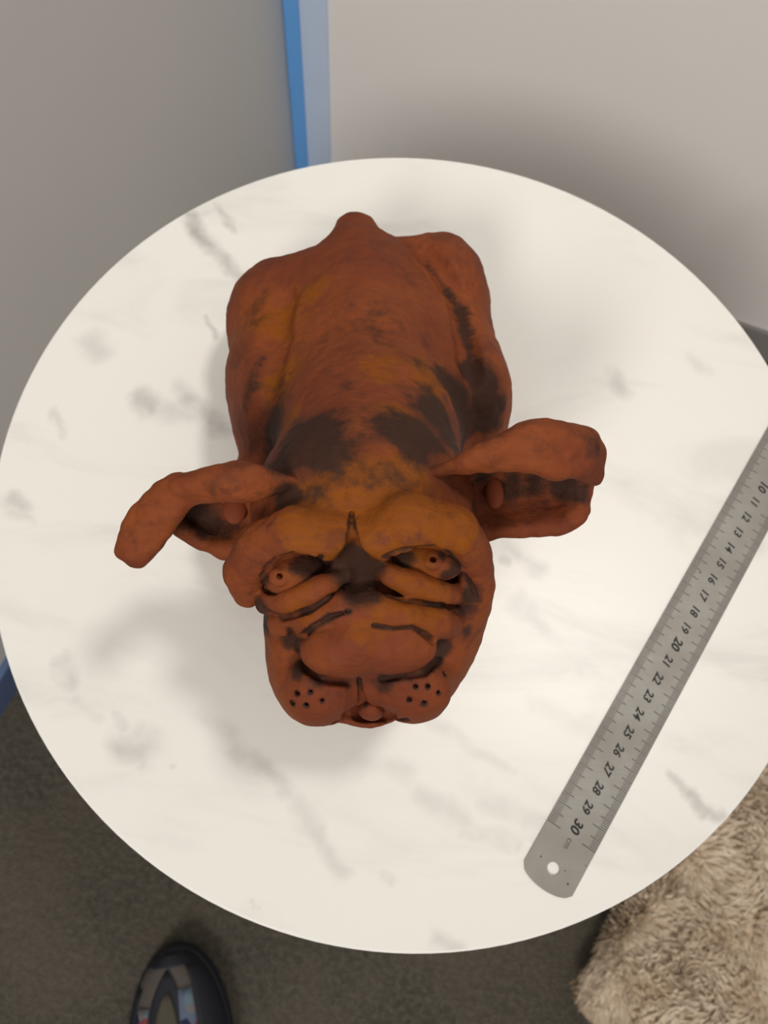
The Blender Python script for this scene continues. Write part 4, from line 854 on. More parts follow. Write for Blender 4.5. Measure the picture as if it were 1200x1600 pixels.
 (-3.49,-10.73,11.06,0.217,0.85),
 (-3.45,-10.78,11.09,0.217,0.85),
 (-3.42,-10.83,11.13,0.217,0.85),
 (-3.39,-10.88,11.17,0.217,0.85),
 (-3.36,-10.93,11.2,0.217,0.85),
 (-3.32,-10.98,11.24,0.217,0.85),
 (-3.29,-11.03,11.27,0.217,0.85),
 (-3.26,-11.08,11.31,0.217,0.85),
 (-3.23,-11.13,11.35,0.217,0.85),
 (-3.16,-11.17,11.36,0.217,0.85),
 (-3.1,-11.2,11.38,0.217,0.85),
 (-3.03,-11.24,11.39,0.217,0.85),
 (-2.96,-11.27,11.41,0.217,0.85),
 (-2.9,-11.31,11.43,0.217,0.85),
 (-2.83,-11.34,11.44,0.217,0.85),
 (-2.76,-11.38,11.46,0.217,0.85),
 (-2.7,-11.41,11.47,0.217,0.85),
 (-2.63,-11.45,11.49,0.217,0.85),
 (-2.57,-11.44,11.45,0.217,0.85),
 (-2.51,-11.44,11.41,0.217,0.85),
 (-2.45,-11.43,11.37,0.217,0.85),
 (-2.39,-11.43,11.33,0.217,0.85),
 (-2.33,-11.42,11.29,0.217,0.85),
 (-2.27,-11.42,11.25,0.217,0.85),
 (-2.21,-11.42,11.21,0.217,0.85),
 (-2.15,-11.41,11.17,0.217,0.85),
 (-2.09,-11.41,11.13,0.217,0.85),
 (-2.03,-11.4,11.09,0.217,0.85),
 (-1.97,-11.4,11.04,0.217,0.85),
 (-1.9,-11.39,11.0,0.217,0.85),
 (-1.84,-11.39,10.96,0.217,0.85),
 (-0.71,-11.12,11.1,0.217,0.85),
 (-0.66,-11.11,11.14,0.217,0.85),
 (-0.6,-11.09,11.18,0.217,0.85),
 (-0.54,-11.07,11.22,0.217,0.85),
 (-0.49,-11.06,11.26,0.217,0.85),
 (-0.43,-11.04,11.3,0.217,0.85),
 (-0.37,-11.02,11.34,0.217,0.85),
 (-0.32,-11.0,11.38,0.217,0.85),
 (-0.26,-10.99,11.42,0.217,0.85),
 (-0.2,-10.97,11.46,0.217,0.85),
 (-0.15,-10.95,11.5,0.217,0.85),
 (-0.09,-10.93,11.55,0.217,0.85),
 (-0.03,-10.92,11.59,0.217,0.85),
 (0.04,-10.9,11.58,0.217,0.85),
 (0.11,-10.88,11.58,0.217,0.85),
 (0.19,-10.86,11.58,0.217,0.85),
 (0.26,-10.84,11.58,0.217,0.85),
 (0.34,-10.83,11.57,0.217,0.85),
 (0.41,-10.81,11.57,0.217,0.85),
 (0.49,-10.79,11.57,0.217,0.85),
 (0.56,-10.77,11.57,0.217,0.85),
 (0.64,-10.75,11.56,0.217,0.85),
 (0.67,-10.71,11.52,0.217,0.85),
 (0.71,-10.67,11.47,0.217,0.85),
 (0.74,-10.63,11.42,0.217,0.85),
 (0.78,-10.59,11.37,0.217,0.85),
 (0.81,-10.54,11.32,0.217,0.85),
 (0.85,-10.5,11.27,0.217,0.85),
 (0.88,-10.46,11.22,0.217,0.85),
 (0.92,-10.42,11.17,0.217,0.85),
 (0.95,-10.37,11.12,0.217,0.85),
 (0.99,-10.33,11.07,0.217,0.85),
 (1.02,-10.29,11.02,0.217,0.85),
 (1.06,-10.25,10.97,0.217,0.85),
 (1.09,-10.21,10.92,0.217,0.85),
 (1.13,-10.16,10.87,0.217,0.85),
 (-1.47,-11.17,10.95,0.136,0.85),
 (-1.45,-11.22,10.9,0.136,0.85),
 (-1.44,-11.27,10.86,0.136,0.85),
 (-1.42,-11.32,10.81,0.136,0.85),
 (-1.41,-11.36,10.76,0.136,0.85),
 (-1.39,-11.41,10.71,0.136,0.85),
 (-1.38,-11.46,10.66,0.136,0.85),
 (-1.37,-11.51,10.61,0.136,0.85),
 (-1.35,-11.54,10.55,0.136,0.85),
 (-1.34,-11.58,10.49,0.136,0.85),
 (-1.32,-11.61,10.43,0.136,0.85),
 (-1.31,-11.65,10.37,0.136,0.85),
 (-1.29,-11.69,10.31,0.136,0.85),
 (-1.27,-11.72,10.25,0.136,0.85),
 (-1.26,-11.76,10.19,0.136,0.85),
 (-1.24,-11.79,10.13,0.136,0.85),
 (-1.23,-11.83,10.07,0.136,0.85),
 (-1.21,-11.9,9.91,0.155,0.85),
 (-1.23,-11.92,9.85,0.155,0.85),
 (-1.26,-11.94,9.78,0.155,0.85),
 (-1.29,-11.96,9.72,0.155,0.85),
 (-1.32,-11.99,9.66,0.155,0.85),
 (-1.34,-12.01,9.59,0.155,0.85),
 (-1.37,-12.03,9.53,0.155,0.85),
 (-1.4,-12.05,9.46,0.155,0.85),
 (-1.42,-12.07,9.4,0.155,0.85),
 (-1.45,-12.1,9.33,0.155,0.85),
 (-1.48,-12.12,9.27,0.155,0.85),
 (-1.51,-12.14,9.2,0.155,0.85),
 (-1.53,-12.16,9.14,0.155,0.85),
 (-1.56,-12.19,9.07,0.155,0.85),
 (-1.59,-12.21,9.01,0.155,0.85),
 (-1.62,-12.23,8.95,0.155,0.85),
 (-1.64,-12.25,8.88,0.155,0.85),
 (-1.68,-12.29,8.93,0.155,0.85),
 (-1.72,-12.33,8.98,0.155,0.85),
 (-1.76,-12.36,9.03,0.155,0.85),
 (-1.79,-12.4,9.08,0.155,0.85),
 (-1.83,-12.44,9.13,0.155,0.85),
 (-1.87,-12.48,9.18,0.155,0.85),
 (-1.91,-12.51,9.23,0.155,0.85),
 (-1.95,-12.55,9.28,0.155,0.85),
 (-1.98,-12.59,9.33,0.155,0.85),
 (-2.02,-12.62,9.38,0.155,0.85),
 (-1.21,-11.9,9.91,0.155,0.85),
 (-1.17,-11.9,9.85,0.155,0.85),
 (-1.13,-11.91,9.8,0.155,0.85),
 (-1.09,-11.92,9.74,0.155,0.85),
 (-1.05,-11.92,9.68,0.155,0.85),
 (-1.01,-11.93,9.62,0.155,0.85),
 (-0.97,-11.94,9.56,0.155,0.85),
 (-0.93,-11.94,9.5,0.155,0.85),
 (-0.89,-11.95,9.44,0.155,0.85),
 (-0.86,-11.96,9.38,0.155,0.85),
 (-0.82,-11.96,9.32,0.155,0.85),
 (-0.78,-11.97,9.26,0.155,0.85),
 (-0.74,-11.98,9.2,0.155,0.85),
 (-0.7,-11.98,9.15,0.155,0.85),
 (-0.66,-11.99,9.09,0.155,0.85),
 (-0.62,-12.0,9.03,0.155,0.85),
 (-0.58,-12.0,8.97,0.155,0.85),
 (-0.54,-12.01,8.91,0.155,0.85),
 (-0.5,-12.02,8.85,0.155,0.85),
 (-0.46,-12.02,8.79,0.155,0.85),
 (-0.43,-12.03,8.73,0.155,0.85),
 (-0.39,-12.04,8.67,0.155,0.85),
 (-0.35,-12.04,8.74,0.155,0.85),
 (-0.31,-12.05,8.8,0.155,0.85),
 (-0.27,-12.06,8.86,0.155,0.85),
 (-0.23,-12.07,8.92,0.155,0.85),
 (-0.19,-12.08,8.98,0.155,0.85),
 (-0.16,-12.08,9.04,0.155,0.85),
 (-0.12,-12.09,9.1,0.155,0.85),
 (-0.08,-12.1,9.16,0.155,0.85),
 (-0.04,-12.11,9.23,0.155,0.85),
 (-0.0,-12.12,9.29,0.155,0.85),
 (0.04,-12.12,9.35,0.155,0.85),
 (0.08,-12.13,9.41,0.155,0.85),
 (0.11,-12.14,9.47,0.155,0.85),
 (0.15,-12.15,9.53,0.155,0.85),
 (0.19,-12.16,9.59,0.155,0.85),
 (0.23,-12.16,9.65,0.155,0.85),
 (0.27,-12.17,9.72,0.155,0.85),
 (0.31,-12.18,9.78,0.155,0.85),
 (0.35,-12.19,9.84,0.155,0.85),
 (-3.42,-11.95,11.03,0.14,1.2),
 (-2.98,-11.87,11.26,0.14,1.2),
 (-2.57,-12.08,11.06,0.14,1.2),
 (-3.07,-12.26,10.87,0.14,1.2),
 (-3.58,-12.26,10.55,0.14,1.2),
 (1.32,-10.66,10.96,0.14,1.2),
 (0.82,-11.15,11.37,0.14,1.2),
 (1.22,-11.27,11.08,0.14,1.2),
 (0.42,-11.23,11.4,0.14,1.2),
 (0.3,-11.64,11.03,0.14,1.2),
 (0.81,-11.66,10.93,0.14,1.2),
]
OCHRE = [
 (-1.67,-6.29,14.8,2.2,1.0),
 (-0.44,-6.84,15.46,1.6,1.0),
 (-2.93,-5.96,14.55,1.5,1.0),
 (-3.87,-7.52,14.97,1.5,0.7),
 (0.59,-6.85,15.0,1.5,0.7),
 (-2.55,-4.37,14.6,1.0,0.6),
 (-5.39,-2.48,11.57,0.7,0.8),
 (-2.26,0.37,12.18,1.4,0.5),
 (-0.23,-0.02,11.52,1.5,0.8),
 (-7.35,3.94,7.82,1.5,0.6),
 (-0.25,-8.66,13.47,1.3,0.6),
 (-0.95,-9.6,13.53,1.3,0.5),
 (-3.66,-9.3,13.13,1.0,0.5),
 (-6.27,0.17,9.31,1.2,0.9),
 (-6.17,4.03,8.99,1.5,0.6),
 (-1.48,-2.63,13.74,1.0,0.8),
]
VEINS = [(-14.83, 14.25, -13.68, 12.69, 0.55, 0.75),
 (-13.69, 12.69, -12.25, 11.43, 0.45, 0.55),
 (-12.26, 11.43, -10.83, 10.61, 0.4, 0.5),
 (-13.49, 15.25, -12.55, 14.34, 0.35, 0.55),
 (-14.69, 14.28, -13.55, 15.06, 0.35, 0.35),
 (-12.66, 8.51, -11.76, 7.28, 0.22, 0.45),
 (-14.88, 2.88, -14.370000000000001, 2.51, 0.6, 0.6),
 (-14.45, 2.5, -12.040000000000001, 2.06, 0.55, 0.3),
 (-12.3, 2.92, -10.57, 1.78, 0.6, 0.5),
 (-12.79, 3.6, -12.23, 2.93, 0.5, 0.25),
 (-18.15, 6.1, -17.59, 5.6, 0.7, 0.3),
 (-19.17, 1.44, -18.27, 0.48, 0.25, 0.3),
 (-19.75, -3.57, -19.169999999999998, -3.76, 0.5, 0.4),
 (-19.47, -4.31, -18.849999999999998, -4.32, 0.4, 0.25),
 (-15.68, -10.94, -15.02, -11.66, 0.45, 0.5),
 (-15.03, -11.66, -14.25, -12.43, 0.4, 0.45),
 (-14.26, -12.43, -13.040000000000001, -13.28, 0.4, 0.28),
 (-12.47, -12.62, -11.69, -13.32, 0.3, 0.3),
 (-11.46, -14.34, -10.39, -14.05, 0.8, 0.42),
 (-10.9, -13.55, -10.15, -14.86, 0.5, 0.3),
 (-9.16, -14.73, -9.02, -14.79, 0.15, 0.35),
 (-8.57, -12.65, -6.94, -13.29, 0.5, 0.2),
 (-6.58, -13.66, -4.220000000000001, -15.16, 0.4, 0.3),
 (-3.73, -15.5, -2.6700000000000004, -16.58, 0.5, 0.25),
 (-2.68, -16.58, -0.95, -18.34, 0.45, 0.3),
 (0.87, -18.22, 1.24, -18.38, 0.3, 0.2),
 (13.32, -12.13, 14.33, -12.9, 0.25, 0.45),
 (14.32, -12.9, 15.02, -13.58, 0.35, 0.6),
 (15.01, -13.58, 15.91, -13.85, 0.3, 0.45),
 (10.4, 7.9, 10.709999999999999, 7.56, 0.6, 0.4),
 (14.47, 10.09, 14.77, 9.53, 0.4, 0.25),
 (4.9, -2.6, 6.3, -3.66, 0.5, 0.4),
 (5.64, -5.56, 7.13, -6.3, 0.6, 0.3),
 (7.12, -6.3, 8.95, -7.76, 0.5, 0.25),
 (4.48, -3.27, 4.7299999999999995, -3.43, 0.25, 0.4),
 (-0.64, -13.69, 1.48, -13.96, 0.6, 0.2),
 (2.65, -11.36, 3.9499999999999997, -12.19, 0.35, 0.25),
 (4.26, -12.3, 6.14, -13.18, 0.35, 0.22),
 (2.33, -14.95, 4.01, -15.54, 0.6, 0.25),
 (4.04, -15.94, 6.39, -16.11, 0.4, 0.3),
 (5.08, -14.66, 7.49, -15.21, 0.5, 0.22),
 (3.68, -20.4, 4.77, -20.6, 0.4, 0.3),
 (7.24, -9.97, 9.87, -10.34, 0.5, 0.15),
 (17.64, 0.43, 17.970000000000002, -0.22, 0.6, 0.2),
 (-4.65, -19.85, -4.430000000000001, -19.95, 0.15, 0.4)]
EYES = [((-4.041, -8.18, 12.45), [('e', '+', 0.1, (-4.041, -8.18, 12.45), (1.12, 0.75, 0.78), (0, 0.15, 0.586)), ('e', '+', 0.05, (-4.487, -8.55, 13.041), (0.36, 0.36, 0.2), (0, 0, 0)), ('c', '-', 0.03, [(-4.458, -8.608, 13.287, 0.11), (-4.493, -8.54, 12.997, 0.09)])], 1.47), ((0.135, -7.283, 12.85), [('e', '+', 0.1, (0.135, -7.283, 12.85), (1.27, 0.7, 0.78), (0, -0.15, -0.034)), ('e', '+', 0.05, (0.356, -7.387, 13.515), (0.36, 0.36, 0.2), (0, 0, 0)), ('c', '-', 0.03, [(0.338, -7.457, 13.76, 0.11), (0.359, -7.375, 13.472, 0.09)])], 1.62)]
TONGUE = [('e', '+', 0.1, (-0.882, -11.968, 9.2), (0.48, 0.4, 0.7), (0, 0, 0.166))]
INNER = [(-6.718, -5.933, 11.2), (2.39, -4.019, 11.5)]
RES = 0.07

# ---- signed-distance sculpting (all lengths in cm) ----
def d_ell(P, c, r, e):
    q = P - np.array(c, np.float32)
    if e[0] or e[1] or e[2]:
        cx, sx = np.cos(e[0]), np.sin(e[0]); cy, sy = np.cos(e[1]), np.sin(e[1]); cz, sz = np.cos(e[2]), np.sin(e[2])
        R = (np.array([[cz,-sz,0],[sz,cz,0],[0,0,1]]) @ np.array([[cy,0,sy],[0,1,0],[-sy,0,cy]]) @ np.array([[1,0,0],[0,cx,-sx],[0,sx,cx]])).astype(np.float32)
        q = q @ R
    r = np.array(r, np.float32)
    k0 = np.sqrt(((q / r) ** 2).sum(-1)); k1 = np.sqrt(((q / (r * r)) ** 2).sum(-1)) + 1e-6
    return k0 * (k0 - 1.0) / k1
def d_chain(P, pts):
    best = None
    for a, b in zip(pts[:-1], pts[1:]):
        A = np.array(a[:3], np.float32); B = np.array(b[:3], np.float32); ba = B - A
        t = np.clip(((P - A) @ ba) / (ba @ ba + 1e-9), 0, 1)
        d = np.sqrt(((P - A - t[..., None] * ba) ** 2).sum(-1)) - (a[3] + t * (b[3] - a[3]))
        best = d if best is None else np.minimum(best, d)
    return best
def smin(a, b, k):
    h = np.maximum(k - np.abs(a - b), 0) / k
    return np.minimum(a, b) - h * h * k * 0.25
def apply_prim(D, P, pr):
    kind, op, k = pr[0], pr[1], pr[2]
    d = d_ell(P, pr[3], pr[4], pr[5]) if kind == 'e' else d_chain(P, pr[3])
    return smin(D, d, k) if op == '+' else -smin(-D, d, k)
def prim_box(pr):
    m = pr[2] + 0.3
    if pr[0] == 'e':
        c = np.array(pr[3]); r = np.array(pr[4], float) if not any(pr[5]) else np.full(3, max(pr[4]))
        return c - r - m, c + r + m
    p = np.array(pr[3]); r = p[:, 3].max()
    return p[:, :3].min(0) - r - m, p[:, :3].max(0) + r + m
def eval_points(P, prims):
    D = np.full(P.shape[:-1], 9.0, np.float32)
    for pr in prims: D = apply_prim(D, P, pr)
    return D
def eval_grid(lo, hi, h, prims):
    lo = np.array(lo, float); n = np.ceil((np.array(hi) - lo) / h).astype(int) + 1
    ax = [(lo[i] + h * np.arange(n[i])).astype(np.float32) for i in range(3)]
    D = np.full(n, 9.0, np.float32)
    for pr in prims:
        a, b = prim_box(pr)
        i0 = np.clip(np.floor((a - lo) / h).astype(int), 0, n); i1 = np.clip(np.ceil((b - lo) / h).astype(int) + 1, 0, n)
        if (i1 <= i0).any(): continue
        sl = tuple(slice(i0[i], i1[i]) for i in range(3))
        P = np.stack(np.meshgrid(*[ax[i][sl[i]] for i in range(3)], indexing='ij'), -1)
        D[sl] = apply_prim(D[sl], P, pr)
    return D, lo
def surface_nets(D, lo, h):
    S = D < 0
    c = sum(S[i:S.shape[0]-1+i, j:S.shape[1]-1+j, k:S.shape[2]-1+k].astype(np.int8) for i in (0,1) for j in (0,1) for k in (0,1))
    act = np.argwhere((c > 0) & (c < 8)); n = len(act)
    idx = np.full(c.shape, -1, np.int32); idx[tuple(act.T)] = np.arange(n)
    acc = np.zeros((n, 3)); cnt = np.zeros(n)
    cor = [(i, j, k) for i in (0,1) for j in (0,1) for k in (0,1)]
    val = {o: D[act[:,0]+o[0], act[:,1]+o[1], act[:,2]+o[2]] for o in cor}
    for o in cor:
        for a in range(3):
            if o[a]: continue
            q = list(o); q[a] = 1; q = tuple(q)
            d0, d1 = val[o], val[q]; m = (d0 < 0) != (d1 < 0)
            t = np.where(m, d0 / np.where(m, d0 - d1, 1), 0)
            p = np.tile(np.array(o, float), (n, 1)); p[:, a] += t
            acc += p * m[:, None]; cnt += m
    V = lo + h * (act + acc / cnt[:, None])
    Q = []
    for a in range(3):
        b, c_ = (a + 1) % 3, (a + 2) % 3
        s0 = [slice(None)] * 3; s1 = [slice(None)] * 3
        s0[a] = slice(0, -1); s1[a] = slice(1, None)
        for x in (b, c_): s0[x] = slice(1, -1); s1[x] = slice(1, -1)
        A, B = S[tuple(s0)], S[tuple(s1)]
        e = np.argwhere(A != B); flip = ~A[tuple(e.T)]
        for x in (b, c_): e[:, x] += 1
        def g(ob, oc):
            f = e.copy(); f[:, b] -= ob; f[:, c_] -= oc
            return idx[tuple(f.T)]
        q = np.stack([g(1, 1), g(0, 1), g(0, 0), g(1, 0)], 1)
        q[flip] = q[flip][:, ::-1]
        Q.append(q)
    return V, np.concatenate(Q)

def sdf_mesh(name, prims, lo, hi, h, mat, parent, floor=None, lump=0.03, seed=0, post=None):
    D, lo_ = eval_grid(lo, hi, h, prims)
    if floor is not None:
        zz = lo_[2] + h*np.arange(D.shape[2]); D = np.maximum(D, (floor - zz)[None, None, :].astype(np.float32))
    V, Q = surface_nets(D, lo_, h)
    me = bpy.data.meshes.new(name)
    N = np.zeros_like(V); fn = np.cross(V[Q[:,2]]-V[Q[:,0]], V[Q[:,3]]-V[Q[:,1]])
    for i in range(4): np.add.at(N, Q[:,i], fn)
    N /= np.linalg.norm(N, axis=1)[:,None] + 1e-9
    if lump:
        a = np.array([noise.noise((p[0]*0.9+seed, p[1]*0.9, p[2]*0.9)) + 0.45*noise.noise((p[0]*2.6, p[1]*2.6+seed, p[2]*2.6)) for p in V])
        V = V + N*(a*lump)[:,None]
        if floor is not None: V[:,2] = np.maximum(V[:,2], floor)
    W = V*CM; W[:,2] += TABLE
    me.vertices.add(len(V)); me.vertices.foreach_set('co', W.ravel())
    me.loops.add(Q.size); me.loops.foreach_set('vertex_index', Q.ravel().astype(np.int32))
    me.polygons.add(len(Q)); me.polygons.foreach_set('loop_start', np.arange(0, Q.size, 4, dtype=np.int32)); me.polygons.foreach_set('loop_total', np.full(len(Q), 4, np.int32))
    me.polygons.foreach_set('use_smooth', np.ones(len(Q), bool)); me.update(calc_edges=True); me.validate()
    for nm, bl in (('stain_shade', STAIN_SHADE), ('ochre', OCHRE)):
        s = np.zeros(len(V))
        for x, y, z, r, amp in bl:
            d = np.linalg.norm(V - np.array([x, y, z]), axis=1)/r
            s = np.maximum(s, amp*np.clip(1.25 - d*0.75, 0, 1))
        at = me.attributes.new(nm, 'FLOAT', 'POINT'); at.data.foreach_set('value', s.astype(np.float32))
    return link(name, me, mat, parent)

# ------------------------------------------------------------------ materials
def clay(name):
    t = NT(name); co = t.coord()
    st = t.attr('stain_shade'); oc = t.attr('ochre')
    n1 = t.noise(co, 22, 6, 0.62); n2 = t.noise(co, 70, 6, 0.65); n3 = t.noise(co, 260, 4, 0.6)
    mp = t.n('ShaderNodeMapping'); t.l(co, mp.inputs['Vector']); mp.inputs['Rotation'].default_value = (0.3, 0.4, 0.5); mp.inputs['Scale'].default_value = (60, 420, 420)
    n4 = t.noise(mp.outputs[0], 1.0, 4, 0.6)                       # brush and scraping marks
    red = t.mix(t.mapr(n1, 0.35, 0.68), (0.155, 0.036, 0.015), (0.228, 0.058, 0.016))
    red = t.mix(t.mapr(t.math('ADD', oc, t.math('MULTIPLY', t.math('SUBTRACT', n2, 0.5), 1.9)), 0.30, 0.70), red, (0.218, 0.060, 0.006))
    n5 = t.noise(co, 34, 7, 0.68, dist=0.4)
    red = t.mix(t.math('MULTIPLY', t.mapr(n5, 0.54, 0.64), 0.55), red, (0.095, 0.027, 0.016))
    red = t.mix(t.mapr(n2, 0.44, 0.28), red, (0.115, 0.032, 0.019))
    red = t.mix(t.math('MULTIPLY', t.mapr(n4, 0.35, 0.7), 0.35), red, (0.14, 0.040, 0.018))
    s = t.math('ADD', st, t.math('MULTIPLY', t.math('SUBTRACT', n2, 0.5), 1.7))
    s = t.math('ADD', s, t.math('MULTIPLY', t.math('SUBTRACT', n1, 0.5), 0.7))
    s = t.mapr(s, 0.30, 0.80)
    col = t.mix(t.math('MULTIPLY', s, 0.90), red, (0.030, 0.017, 0.013))  # one dark tone for wash stains and painted crease shade
    pits = t.mapr(n3, 0.30, 0.22)
    col = t.mix(t.math('MULTIPLY', pits, 0.6), col, (0.03, 0.016, 0.012))
    h = t.math('ADD', t.math('ADD', t.math('MULTIPLY', n2, 0.6), t.math('MULTIPLY', n3, 0.45)), t.math('MULTIPLY', n4, 0.25))
    nrm = t.bump(h, 0.75, 0.0016)
    return t.out(col, 0.68, spec=0.1, normal=nrm)
CLAY = clay('terracotta')

def marble():
    t = NT('marble_laminate'); co = t.coord()
    w = t.noise(co, 14, 4, 0.6, out='Color'); w = t.vmath('SUBTRACT', w, (0.5, 0.5, 0.5))
    w2 = t.noise(co, 60, 4, 0.6, out='Color'); w2 = t.vmath('SUBTRACT', w2, (0.5, 0.5, 0.5))
    p = t.vmath('ADD', co, t.vmath('SCALE', w, scale=0.024)); p = t.vmath('ADD', p, t.vmath('SCALE', w2, scale=0.010))
    acc = None
    for ax, ay, bx, by, wd, am in VEINS:
        a = (ax*CM, ay*CM, TABLE); ba = ((bx-ax)*CM, (by-ay)*CM, 0.0); l2 = max(ba[0]**2+ba[1]**2, 1e-8)
        q = t.vmath('SUBTRACT', p, a)
        tt = t.math('DIVIDE', t.vmath('DOT_PRODUCT', q, ba), l2, clamp=True)
        d = t.vmath('DISTANCE', q, t.vmath('SCALE', ba, scale=tt))
        m = t.mapr(d, wd*CM*1.7, 0.0, 0.0, am*0.88)
        acc = m if acc is None else t.math('MAXIMUM', acc, m)
    # faint diagonal clouding over the whole sheet
    mp = t.n('ShaderNodeMapping'); t.l(co, mp.inputs['Vector']); mp.inputs['Rotation'].default_value = (0, 0, math.radians(52)); mp.inputs['Scale'].default_value = (7, 20, 1)
    cl = t.noise(mp.outputs[0], 1.0, 6, 0.6, dist=0.6); cl = t.math('MULTIPLY', t.mapr(cl, 0.52, 0.78), 0.22)
    fine = t.noise(co, 45, 4, 0.6)
    acc = t.math('MULTIPLY', acc, t.mapr(fine, 0.25, 0.6, 0.45, 1.0))
    f = t.math('MAXIMUM', acc, cl)
    col = t.mix(f, (0.80, 0.785, 0.74), (0.22, 0.21, 0.19))
    return t.out(col, 0.34, spec=0.4)
MARBLE = marble()
RIM = plain('white_edge_band', (0.85, 0.83, 0.80), 0.35)
PAINT = plain('white_paint', (0.8, 0.79, 0.77), 0.4)
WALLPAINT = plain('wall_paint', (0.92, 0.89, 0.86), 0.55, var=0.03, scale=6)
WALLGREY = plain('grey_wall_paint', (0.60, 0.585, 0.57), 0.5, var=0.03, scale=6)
BLUE = plain('blue_paint', (0.15, 0.43, 0.92), 0.4, var=0.03)
PALEBLUE = plain('pale_blue_reflection', (0.60, 0.72, 0.92), 0.45, var=0.03)  # reflected light on the blue strip, put in as a lighter colour
SLATE = plain('slate_blue_skirting', (0.085, 0.13, 0.25), 0.6)
GREYBASE = plain('grey_skirting', (0.30, 0.28, 0.27), 0.6)
def carpet():
    t = NT('carpet'); co = t.coord()
    a = t.noise(co, 9, 5, 0.65); b = t.noise(co, 160, 3, 0.7); c = t.noise(co, 420, 2, 0.6)
    col = t.mix(t.mapr(a, 0.3, 0.7), (0.060, 0.058, 0.048), (0.098, 0.082, 0.064))
    col = t.mix(t.mapr(b, 0.35, 0.7), col, (0.115, 0.102, 0.080))
    h = t.math('ADD', b, t.math('MULTIPLY', c, 0.6))
    return t.out(col, 0.95, spec=0.1, normal=t.bump(h, 0.9, 0.004))
# ------------------------------------------------------------------ room
K = Vector((-0.1859, 0.5754, 0)); dR = Vector((0.977, -0.214, 0)).normalized(); dL = Vector((-0.279, -0.960, 0)).normalized()
v = [(-2.2, -2.4, 0), (2.4, -2.4, 0), (2.4, 1.4, 0), (-2.2, 1.4, 0)]
tag(link('floor', mesh('floor', v, [(0,1,2,3)]), carpet()), kind='structure')
H = 1.7
def wall(name, a, d, length, nin, mat, h0=0.0, h1=H, thick=0.06):
    b = a + d*length; o = -nin*thick
    q = [a, b, b+o, a+o]
    vv = [(x.x, x.y, h0) for x in q] + [(x.x, x.y, h1) for x in q]
    f = [(0,1,5,4),(1,2,6,5),(2,3,7,6),(3,0,4,7),(4,5,6,7),(3,2,1,0)]
    me = mesh(name, vv, f)
    bm = bmesh.new(); bm.from_mesh(me); bmesh.ops.recalc_face_normals(bm, faces=bm.faces); bm.to_mesh(me); bm.free()
    return link(name, me, mat)
nR = Vector((dR.y, -dR.x, 0)); nL = Vector((-dL.y, dL.x, 0))       # inward normals
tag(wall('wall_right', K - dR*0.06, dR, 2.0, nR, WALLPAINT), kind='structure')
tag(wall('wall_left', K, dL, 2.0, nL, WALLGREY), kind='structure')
tag(wall('baseboard_left', K + nL*0.008 + dL*0.03, dL, 1.6, nL, SLATE, 0, 0.05, 0.008), kind='structure')
tag(wall('baseboard_right', K + nR*0.006 + dR*0.06, dR, 1.6, nR, GREYBASE, 0, 0.05, 0.006), kind='structure')
# blue corner strip: a narrow bar in the corner, its reflection painted as a paler strip alongside
tag(wall('trim_1', K + nR*0.006 + dR*0.0005, dR, 0.0160, nR, BLUE, 0.0, H, 0.006), kind='structure')
tag(wall('trim_reflection', K + nR*0.003 + dR*0.0166, dR, 0.030, nR, PALEBLUE, 0.0, H, 0.003), kind='structure')

# ------------------------------------------------------------------ table
R = 0.2124
tb = empty('side_table', (0, 0, 0), 'small round side table with a white marble-patterned top', 'table')
n = 160
v = [(0, 0, TABLE)]; f = []
rings = [0.3, 0.6, 0.85, 1.0]
for r in rings:
    for i in range(n):
        a = 2*math.pi*i/n; v.append(((R-0.0012)*r*math.cos(a), (R-0.0012)*r*math.sin(a), TABLE))
for i in range(n):
    f.append((0, 1+i, 1+(i+1)%n))
    for j in range(3): f.append((1+j*n+i, 1+(j+1)*n+i, 1+(j+1)*n+(i+1)%n, 1+j*n+(i+1)%n))
link('table_top', mesh('table_top', v, f), MARBLE, tb)
lathe('edge_band', [(R-0.03, TABLE-0.020), (R-0.003, TABLE-0.020), (R-0.0008, TABLE-0.0185), (R, TABLE-0.016), (R, TABLE-0.0022), (R-0.0003, TABLE-0.0010), (R-0.0012, TABLE-0.00001)], RIM, tb, 160)
lathe('column', [(0.03, 0.02), (0.022, 0.04), (0.022, TABLE-0.05), (0.05, TABLE-0.0205)], PAINT, tb, 48)
lathe('foot', [(0.15, 0.0), (0.152, 0.006), (0.145, 0.014), (0.06, 0.02), (0.03, 0.024)], PAINT, tb, 96)

PELLET = plain('red_clay', (0.22, 0.05, 0.02), 0.7, 0.2, var=0.2, scale=60)
# ------------------------------------------------------------------ terracotta dog
dog = empty('dog_sculpture', wp((-2.9, 0, 0)), 'terracotta bulldog sculpture with a scowling wrinkled face and outstretched ears', 'sculpture')
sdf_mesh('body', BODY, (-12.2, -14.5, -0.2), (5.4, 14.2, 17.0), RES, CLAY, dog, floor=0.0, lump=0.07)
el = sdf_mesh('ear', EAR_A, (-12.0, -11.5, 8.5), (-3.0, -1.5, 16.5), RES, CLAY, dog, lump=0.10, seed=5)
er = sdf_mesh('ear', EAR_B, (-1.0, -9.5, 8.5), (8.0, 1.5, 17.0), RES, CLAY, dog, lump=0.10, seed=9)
for c, prims, half in EYES:
    sdf_mesh('eye', prims, [c[i]-half for i in range(3)], [c[i]+half for i in range(3)], 0.05, CLAY, dog, lump=0.02, seed=3)
for par, c, r in ((el, INNER[0], (0.42, 0.55, 0.22)), (er, INNER[1], (0.36, 0.60, 0.22))):
    sdf_mesh('inner_ear', [('e', '+', 0.1, c, r, (0.2, 0, 0.17))], [c[i]-0.9 for i in range(3)], [c[i]+0.9 for i in range(3)], 0.06, PELLET, par, lump=0.03)
